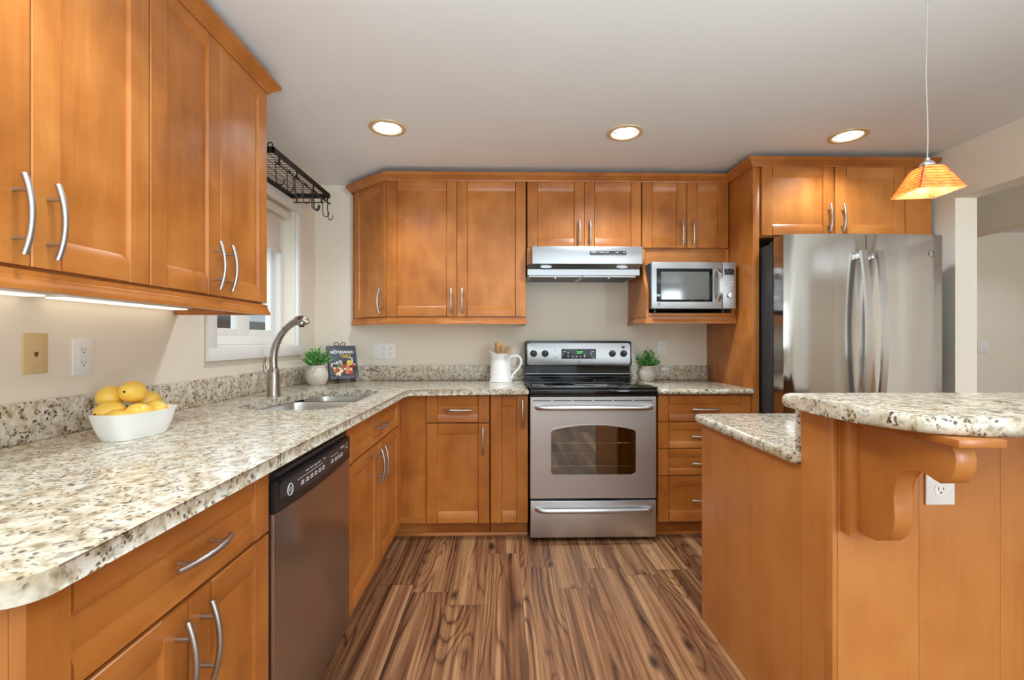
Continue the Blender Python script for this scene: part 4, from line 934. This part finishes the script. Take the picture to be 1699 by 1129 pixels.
# ------------------------------------------------------------------ wall plates
def plate(name, label, cat, F, w, h, mat, kind):
    """F: x right, y up, z out of the wall"""
    th = tag(bpy.data.objects.new(name, None), label, cat); COL.objects.link(th); th.matrix_world = F; WM[th] = F.copy()
    g = G(F); g.box(-w/2, w/2, -h/2, h/2, 0.0004, 0.006, bev=0.002)
    g.obj('cover_plate', mat, th)
    def recept(cx, cy, rw=0.033, rh=0.028, oval=True):
        g = G(F); pp = rrect(cx-rw/2, cx+rw/2, cy-rh/2, cy+rh/2, 0.010 if oval else 0.002); g.prism(pp, 'z', 0.006, 0.0072); r_ = g.obj('receptacle', mat, th)
        g = G(F); g.box(cx-0.0075, cx-0.0055, cy-0.001, cy+0.008, 0.0071, 0.0075); g.box(cx+0.0055, cx+0.0075, cy+0.0, cy+0.007, 0.0071, 0.0075); g.lathe([(0.0026, 0.0071), (0.0026, 0.0075)], 12, c=(cx, cy-0.0065)); g.obj('slot', INK, r_)
    def screw(cx, cy):
        g = G(F); g.lathe([(0.0028, 0.006), (0.0024, 0.0068)], 12, c=(cx, cy)); g.box(cx-0.0022, cx+0.0022, cy-0.0004, cy+0.0004, 0.0068, 0.0070, mat=1); g.obj('screw', [mat, INK], th)
    if kind == 'duplex': recept(0, 0.0195); recept(0, -0.0195); screw(0, 0)
    if kind == 'gfci':
        g = G(F); g.prism(rrect(-0.017, 0.017, -0.034, 0.034, 0.002), 'z', 0.006, 0.0070); g.obj('insert', mat, th)
        recept(0, 0.021, 0.028, 0.020, False); recept(0, -0.021, 0.028, 0.020, False)
        g = G(F); g.box(-0.010, 0.010, 0.001, 0.006, 0.007, 0.0082, bev=0.0005); g.box(-0.010, 0.010, -0.007, -0.002, 0.007, 0.0082, bev=0.0005); g.obj('test_button', mat, th)
        screw(0, 0.048); screw(0, -0.048)
    if kind == 'phone':
        g = G(F); g.box(-0.006, 0.006, -0.006, 0.005, 0.006, 0.0064); g.box(-0.003, 0.003, -0.010, -0.006, 0.006, 0.0064); g.obj('jack', plain('jack_recess', lin(96, 74, 46), 0.6), th); screw(0, 0.041); screw(0, -0.041)
    if kind == 'triple':
        for cx in (0.0, 0.047):
            if cx == 0.0:
                g = G(F); g.prism(rrect(cx-0.017, cx+0.017, -0.034, 0.034, 0.002), 'z', 0.006, 0.0068); g.obj('insert', mat, th)
            recept(cx, 0.020, 0.030, 0.026, cx > 0); recept(cx, -0.020, 0.030, 0.026, cx > 0)
        g = G(F); g.prism([(0.0062, -0.034), (0.0085, 0.0), (0.0062, 0.034)], 'x', -0.064, -0.030); g.box(-0.064, -0.030, -0.034, 0.034, 0.0055, 0.0064); g.obj('rocker', mat, th)
        for cx in (-0.047, 0, 0.047): screw(cx, 0.050); screw(cx, -0.050)
    if kind == 'switch2':
        for cx in (-0.023, 0.023):
            g = G(F); g.box(cx-0.016, cx+0.016, -0.033, 0.033, 0.006, 0.0075, bev=0.0007); g.box(cx-0.016, cx+0.016, -0.033, -0.004, 0.0074, 0.0105, bev=0.0007); g.obj('rocker', mat, th)
    return th
def LF(y, z): return Matrix(((0, 0, 1, XL), (1, 0, 0, y), (0, 1, 0, z), (0, 0, 0, 1)))     # on the left wall, facing +X (x right = +Y)
plate('phone_jack_plate', 'almond phone jack plate on the left wall under the cabinets', 'phone jack', LF(1.392, 1.170), 0.071, 0.120, BEIGEP, 'phone')
plate('outlet_plate', 'white safety outlet on the left wall above the fruit bowl', 'outlet', LF(1.545, 1.155), 0.074, 0.120, WHITEP, 'gfci')
plate('outlet_switch_plate', 'wide white plate with a rocker switch and four sockets beside the cookbook', 'outlet', front_frame(-0.876, YB, 1.128), 0.168, 0.118, WHITEP, 'triple')
plate('outlet_plate', 'white duplex outlet on the back wall behind the plant right of the range', 'outlet', front_frame(1.180, YB, 1.148), 0.070, 0.116, WHITEP, 'duplex')
plate('outlet_plate', 'white outlet on the island panel below the corbel', 'outlet', front_frame(1.152, IYN+0.002, 0.834), 0.077, 0.118, WHITEP, 'duplex')
plate('light_switch_plate', 'white double rocker switch on the hall wall beyond the doorway', 'light switch', front_frame(5.055, 4.8, 1.135), 0.118, 0.118, WHITEP, 'switch2')

# ------------------------------------------------------------------ fruit bowl
bx, by, brot = -1.125, 1.44, math.radians(-7)
bw = thing('fruit_bowl', 'white boat-shaped ceramic bowl holding yellow fruit', 'bowl', (bx, by, CT1))
def sup(a, b, e, n=56):
    out = []
    for k in range(n):
        t = 2*math.pi*k/n; c, s = math.cos(t), math.sin(t)
        out.append((a*math.copysign(abs(c)**(2/e), c), b*math.copysign(abs(s)**(2/e), s)))
    return out
rings = []
B0 = CT1+0.0008
for a, b_, e, z in ((0.030, 0.075, 3.6, 0.0), (0.046, 0.084, 3.6, 0.0), (0.052, 0.094, 3.7, 0.018), (0.057, 0.103, 3.8, 0.042), (0.0615, 0.1125, 4.0, 0.074), (0.0625, 0.1140, 4.0, 0.0765), (0.0585, 0.1095, 4.0, 0.0765), (0.053, 0.099, 3.8, 0.042), (0.048, 0.090, 3.7, 0.018), (0.036, 0.078, 3.5, 0.008)):
    rings.append([(bx+x*math.cos(brot)-y*math.sin(brot), by+x*math.sin(brot)+y*math.cos(brot), B0+z+(0.004*(abs(y)/0.11)**2 if z > 0.05 else 0)) for x, y in sup(a, b_, e)])
G().loft(rings).obj('bowl_body', CERAMIC, bw, smooth=50)
FRU = [((-1.190, 1.430, 1.038), (-75, 22), 'yellow fruit at the back left of the bowl pile'), ((-1.135, 1.44, 1.052), (104, 14), 'topmost yellow fruit of the pile in the bowl'), ((-1.15, 1.525, 1.012), (-90, 8), 'yellow fruit at the back right of the bowl, half hidden'), ((-1.165, 1.395, 0.996), (82, 0), 'yellow fruit at the left end of the bowl with its dark stem dot showing'), ((-1.103, 1.427, 0.985), (-90, 0), 'yellow fruit in the middle of the bowl front, shiny'), ((-1.112, 1.505, 0.984), (150, 0), 'partly hidden yellow fruit at the right end of the bowl'), ((-1.128, 1.378, 0.973), (-85, 0), 'low yellow fruit at the front left of the bowl, mostly sunk')]
f0 = None
for (c, (rz, rx), lab) in FRU:
    if f0 is None:
        f0 = thing('yellow_fruit', lab, 'fruit', (0, 0, 0), 0, 'yellow fruit in the bowl')
        pr = []
        for k in range(15):
            t = math.pi*k/14; pr.append((max(0.0006, 0.0335*math.sin(t)*(1-0.10*math.cos(t))), -0.043*math.cos(t)))
        G().lathe(pr, 26, M=Matrix.Rotation(math.pi/2, 4, 'Y')).obj('flesh', FRUIT, f0, smooth=80)
        G().sph((-0.0425, 0, 0), (0.0016, 0.0038, 0.0034), 0).obj('stem_scar', STEMM, f0)
        fo = f0
    else: fo = copy_thing(f0, (0, 0, 0), lab)
    fo.location = c; fo.rotation_euler = (math.radians(rx), math.radians(rx*0.4), math.radians(rz))
# the dark stem end of some fruit points towards the room

# ------------------------------------------------------------------ plants
def plant(label, x, y, z, pr, ph, fr_, fh, seed):
    random.seed(seed); p = thing('potted_plant', label, 'plant', (x, y, z))
    prof = []; z += 0.0006
    for t, r in ((0, 0.70), (0.03, 0.74), (0.15, 0.86), (0.3, 0.96), (0.45, 1.0), (0.6, 0.97), (0.75, 0.86), (0.86, 0.74), (0.90, 0.735), (0.95, 0.78), (1.0, 0.78)):
        prof.append((r*pr, z+t*ph))
    full = []
    for i in range(len(prof)-1):
        for k in range(6):
            u = k/6; r = prof[i][0]*(1-u)+prof[i+1][0]*u; zz = prof[i][1]*(1-u)+prof[i+1][1]*u
            full.append((r+(0.0007*math.sin((zz-z)*900) if 0.15 < (zz-z)/ph < 0.8 else 0), zz))
    full += [prof[-1], (0.70*pr, z+ph), (0.66*pr, z+0.9*ph)]
    G().lathe(full, 36, c=(x, y)).obj('pot', POTM, p, smooth=60)
    G().lathe([(0.68*pr, z+0.88*ph), (0.4*pr, z+0.91*ph), (0.001, z+0.92*ph)], 20, c=(x, y), cap0=False).obj('soil', SOIL, p)
    g = G(); tz = z+ph*0.9
    for s in range(60):
        a = random.uniform(0, 2*math.pi); q = math.sqrt(random.random()); tilt = q*0.95
        L = fh*(1.08-0.35*q)*random.uniform(0.75, 1.08)
        d = Vector((math.sin(tilt)*math.cos(a), math.sin(tilt)*math.sin(a), math.cos(tilt)))
        b0 = Vector((x+0.3*pr*math.cos(a)*q, y+0.3*pr*math.sin(a)*q, tz)); n = 4
        pts = [b0+d*L*k/n+Vector((0, 0, -0.02*q*(k/n)**2)) for k in range(n+1)]
        for pt in pts:      # keep clear of the wall behind
            pt.y = min(pt.y, y+fr_); pt.x = min(max(pt.x, x-fr_), x+fr_)
        g.tube(pts, 0.0011, 4, 0)
        for k in range(9):
            u = 0.30+0.7*k/8; m_ = b0.lerp(pts[-1], u); m_.z = b0.z+(pts[-1].z-b0.z)*u
            aa = random.uniform(0, 2*math.pi); out = (d*0.8+Vector((math.cos(aa), math.sin(aa), random.uniform(-0.2, 0.6)))*0.8).normalized(); ll = fh*random.uniform(0.18, 0.30)
            sd = out.cross(Vector((random.random()-0.5, random.random()-0.5, random.random()))).normalized()*ll*0.17
            up_ = out.cross(sd).normalized()*ll*0.04
            e = m_+out*ll; md_ = m_+out*ll*0.5
            g.faces([tuple(m_), tuple(md_+sd-up_), tuple(e), tuple(md_-sd-up_), tuple(md_+up_)], [(0, 1, 4), (1, 2, 4), (2, 3, 4), (3, 0, 4)], random.choice((0, 0, 1)))
    g.obj('foliage', [LEAF, LEAF2], p, smooth=0)
plant('green plant in a ribbed pale pot in the corner beside the cookbook', -1.222, 3.07, CT1, 0.070, 0.128, 0.088, 0.122, 3)
plant('green plant in a pale round pot right of the range', 1.037, 3.315, CT1, 0.060, 0.108, 0.090, 0.115, 5)

# ------------------------------------------------------------------ cookbook on its easel
ca_, tilt = math.radians(37), math.radians(20)
CBF = Matrix.Translation((-1.080, 3.19, CT1+0.030)) @ Matrix.Rotation(ca_, 4, 'Z') @ Matrix.Rotation(-tilt, 4, 'X')     # local x right, y back, z up
bkT = tag(bpy.data.objects.new('cookbook', None), 'dark grey mediterranean cookbook propped on a black easel in the corner', 'book'); COL.objects.link(bkT); bkT.matrix_world = CBF; WM[bkT] = CBF.copy()
bwid, bht, bth = 0.196, 0.238, 0.024
g = G(CBF); g.box(-bwid/2, bwid/2, 0.0, 0.0025, 0.003, bht, mat=0); g.box(-bwid/2, bwid/2, bth-0.0025, bth, 0.003, bht, mat=0); g.box(-bwid/2, -bwid/2+0.003, 0, bth, 0.003, bht, mat=0); g.obj('cover', COVER, bkT)
G(CBF).box(-bwid/2+0.003, bwid/2-0.004, 0.0025, bth-0.0025, 0.005, bht-0.004).obj('page_block', PAGES, bkT)
def BF(x, z, o=0.0006): return CBF @ front_frame(x, -o, z)
text('title_lettering', 'MEDITERRANEAN', 0.027, BF(0.0, 0.190), CWHITE, bkT, 0.0002, sx=0.74, bold=0.022)
text('title_lettering', 'TABLE', 0.036, BF(0.022, 0.160), YELL, bkT, 0.0002, sx=0.72, bold=0.022)
text('title_lettering', 'THE', 0.012, BF(-0.048, 0.206), MARK, bkT, 0.0002)
g = G(CBF)      # printed cover picture: tray, vegetables, lemon
g.prism([(-0.080, 0.020), (0.082, 0.020), (0.082, 0.122), (0.066, 0.122), (-0.080, 0.112)], 'y', -0.0004, 0.0, 0)
g.box(-0.082, -0.010, -0.0005, 0, 0.106, 0.112, mat=1); g.box(-0.082, -0.075, -0.0005, 0, 0.086, 0.112, mat=1); g.box(0.040, 0.066, -0.0005, 0, 0.145, 0.150, mat=1); g.box(0.060, 0.067, -0.0005, 0, 0.10, 0.150, mat=1)
random.seed(11)
def disc(x, z, r, m, q=1.0, o=0.0008): g.lathe([(r, 0), (r, 0.0002)], 14, mat=m, M=CBF.inverted() @ BF(x, z, o) @ Matrix.Diagonal((1, q, 1, 1)))
for i in range(60):
    x = random.uniform(-0.070, 0.074); z = random.uniform(0.030, 0.105 if x < 0.05 else 0.10); disc(x, z, random.uniform(0.006, 0.012), random.choice((2, 3, 4, 5, 6, 4, 7)), random.uniform(0.6, 1), 0.0006+i*0.00001)
for x, z, r, m in ((-0.062, 0.062, 0.011, 3), (-0.040, 0.064, 0.012, 2), (0.064, 0.092, 0.013, 2), (0.005, 0.094, 0.013, 2), (0.022, 0.045, 0.014, 3), (0.046, 0.044, 0.014, 2), (-0.018, 0.056, 0.013, 4), (-0.040, 0.034, 0.017, 4), (-0.03, 0.095, 0.018, 6), (0.03, 0.075, 0.016, 3), (0.046, 0.066, 0.010, 4)): disc(x, z, r, m, 0.9, 0.0014)
disc(0.042, 0.112, 0.020, 8, 1.0, 0.0016); disc(0.042, 0.112, 0.016, 4, 1.0, 0.0018); disc(0.042, 0.112, 0.0135, 8, 1.0, 0.0020)
for x, z in ((-0.045, 0.118), (-0.030, 0.122), (-0.018, 0.128), (-0.012, 0.116), (-0.032, 0.110)): disc(x, z, 0.006, 1, 0.8, 0.0014)
g.obj('cover_picture', [CDARK, CWHITE, CRED, CORG, CCREAM, CBROWN, CGREEN, CDARK, YELL], bkT)
EF = Matrix.Translation((-1.080, 3.19, CT1)) @ Matrix.Rotation(ca_, 4, 'Z')
ez = thing('book_easel', 'black wrought iron scroll easel holding the cookbook', 'easel', (-1.080, 3.19, CT1))
def scroll(cx, cz, r0, turns, s, y, a0, n=18): return [(cx+s*(r0*(1-0.6*k/n))*math.cos(a0+2*math.pi*turns*k/n), y, cz+(r0*(1-0.6*k/n))*math.sin(a0+2*math.pi*turns*k/n)) for k in range(n+1)]
yb = lambda z: bth+0.006+(z-0.03)*math.tan(tilt)
g = G(EF)
for s in (-1, 1):
    up_ = [(s*0.008, yb(z), z) for z in (0.03, 0.10, 0.18, 0.262)] + [(q[0], yb(0.262), q[2]) for q in scroll(s*0.026, 0.262, 0.018, -0.85, s, 0, math.pi)]
    g.tube(up_, 0.0028, 8)
g.obj('back_post', IRON, ez)
g = G(EF); g.tube([(-0.08, yb(0.03), 0.024), (0.08, yb(0.03), 0.024)], 0.0026, 8)
g.tube([(0, yb(0.2), 0.2), (0, yb(0.2)+0.02, 0.10), (0, yb(0.2)+0.045, 0.003)], 0.0028, 8); g.obj('strut', IRON, ez)
for x in (-0.052, 0.058):
    g = G(EF)
    g.tube([(x, yb(0.03), 0.024), (x, 0.0, 0.024), (x, -0.020, 0.024), (x, -0.026, 0.032), (x, -0.024, 0.050), (x, -0.020, 0.058)], 0.0028, 8)
    for s in (-1, 1): g.tube([(x+q[0], -0.006, q[2]) for q in scroll(s*0.012, 0.0145, 0.0105, 0.9, s, 0, math.pi/2)], 0.0025, 8)
    g.tube([(x, -0.006, 0.003), (x, -0.006, 0.024)], 0.0025, 6)
    g.obj('foot', IRON, ez)

# ------------------------------------------------------------------ pitcher with utensils
pcx, pcy = -0.017, 3.275
pt = thing('pitcher', 'white ceramic pitcher holding wooden utensils left of the range', 'pitcher', (pcx, pcy, CT1))
Z0 = CT1+0.0006; n = 40; rings = []
def pr_ring(r, z, lip=0.0, rise=0.0):
    out = []
    for k in range(n):
        a = 2*math.pi*k/n; w_ = max(0.0, math.cos(a-math.pi))**5
        out.append((pcx+(r+lip*w_)*math.cos(a), pcy+(r+lip*w_*0.6)*math.sin(a), z+rise*w_))
    return out
for r, z, l, q in ((0.060, 0, 0, 0), (0.080, 0.0, 0, 0), (0.081, 0.006, 0, 0), (0.075, 0.022, 0, 0), (0.0735, 0.05, 0, 0), (0.0735, 0.12, 0, 0), (0.072, 0.145, 0, 0), (0.066, 0.165, 0.004, 0.004), (0.061, 0.180, 0.014, 0.016), (0.061, 0.195, 0.028, 0.032), (0.062, 0.200, 0.036, 0.040), (0.058, 0.199, 0.034, 0.039), (0.057, 0.185, 0.012, 0.018), (0.066, 0.145, 0, 0), (0.068, 0.05, 0, 0), (0.060, 0.008, 0, 0)):
    rings.append(pr_ring(r, Z0+z, l, q))
G().loft(rings).obj('vessel', CERAMIC, pt, smooth=60)
hp = [(0.062, 0.160), (0.085, 0.176), (0.110, 0.181), (0.132, 0.172), (0.143, 0.150), (0.140, 0.122), (0.125, 0.092), (0.102, 0.066), (0.082, 0.046), (0.074, 0.026)]
hp3 = [(pcx+a, pcy-0.004, Z0+z) for a, z in hp]
hh = catmull(hp3+[(pcx+0.0, pcy-0.004, Z0)], 5)[:46]
G().tube(hh, [0.010]*4+[0.0085]*(len(hh)-8)+[0.011]*4, 12).obj('handle', CERAMIC, pt, smooth=70)
def uten(label, name, base, tip, hw, hl, kind):
    base, tip = Vector(base), Vector(tip); d = (tip-base); L = d.length; d.normalize()
    zax = d; yax = Vector((0, 1, 0)); xax = yax.cross(zax).normalized(); yax = zax.cross(xax)
    M = Matrix((( xax.x, yax.x, zax.x, base.x), (xax.y, yax.y, zax.y, base.y), (xax.z, yax.z, zax.z, base.z), (0, 0, 0, 1)))
    g = G(); g.tube([(0, 0, 0), (0, 0, L-hl*0.8)], 0.0045, 10, M=M)
    if kind == 'slot':
        z0 = L-hl; P = [(-0.006, z0), (-hw*0.75, z0+hl*0.25), (-hw, z0+hl*0.55), (-hw*0.95, z0+hl*0.92), (-hw*0.6, L), (hw*0.75, L*1.0), (hw, z0+hl*0.93), (hw, z0+hl*0.5), (hw*0.75, z0+hl*0.25), (0.006, z0)]
        g.prism(P, 'y', -0.003, 0.003, M=M, bev=0.001)
        for x in (-0.010, 0, 0.010): g.box(x-0.0018, x+0.0018, -0.0034, 0.0034, z0+hl*0.36, z0+hl*0.80, mat=1, M=M)
    else:
        z0 = L-hl; g.prism([(-0.004, z0), (-hw, z0+hl*0.4), (-hw, L-0.004), (-hw*0.6, L), (hw*0.6, L), (hw, L-0.004), (hw, z0+hl*0.4), (0.004, z0)], 'y', -0.003, 0.003, M=M, bev=0.001)
    return tag(g.obj(name, [UTENSIL, CBROWN], smooth=40), label, 'utensil', 'wooden utensils in the pitcher')
b_ = (pcx, pcy, Z0+0.012)
uten('slotted wooden spatula standing in the white pitcher', 'slotted_spatula', (pcx+0.004, pcy-0.022, Z0+0.012), (pcx-0.004, pcy-0.022, Z0+0.272), 0.026, 0.105, 'slot')
uten('plain wooden spatula behind the slotted one in the pitcher', 'wooden_spatula', (pcx-0.002, pcy+0.018, Z0+0.012), (pcx-0.026, pcy+0.018, Z0+0.275), 0.020, 0.10, 'flat')
uten('wide wooden stick leaning right beside the slotted spatula', 'wooden_spoon', (pcx-0.02, pcy-0.004, Z0+0.012), (pcx+0.040, pcy-0.004, Z0+0.244), 0.010, 0.11, 'flat')
uten('thin wooden stick leaning right, between two others in the pitcher', 'wooden_spoon', (pcx-0.018, pcy+0.022, Z0+0.012), (pcx+0.058, pcy+0.030, Z0+0.248), 0.006, 0.11, 'flat')
uten('rightmost thin wooden stick in the white pitcher', 'wooden_spoon', (pcx-0.012, pcy-0.020, Z0+0.012), (pcx+0.060, pcy-0.012, Z0+0.250), 0.006, 0.11, 'flat')
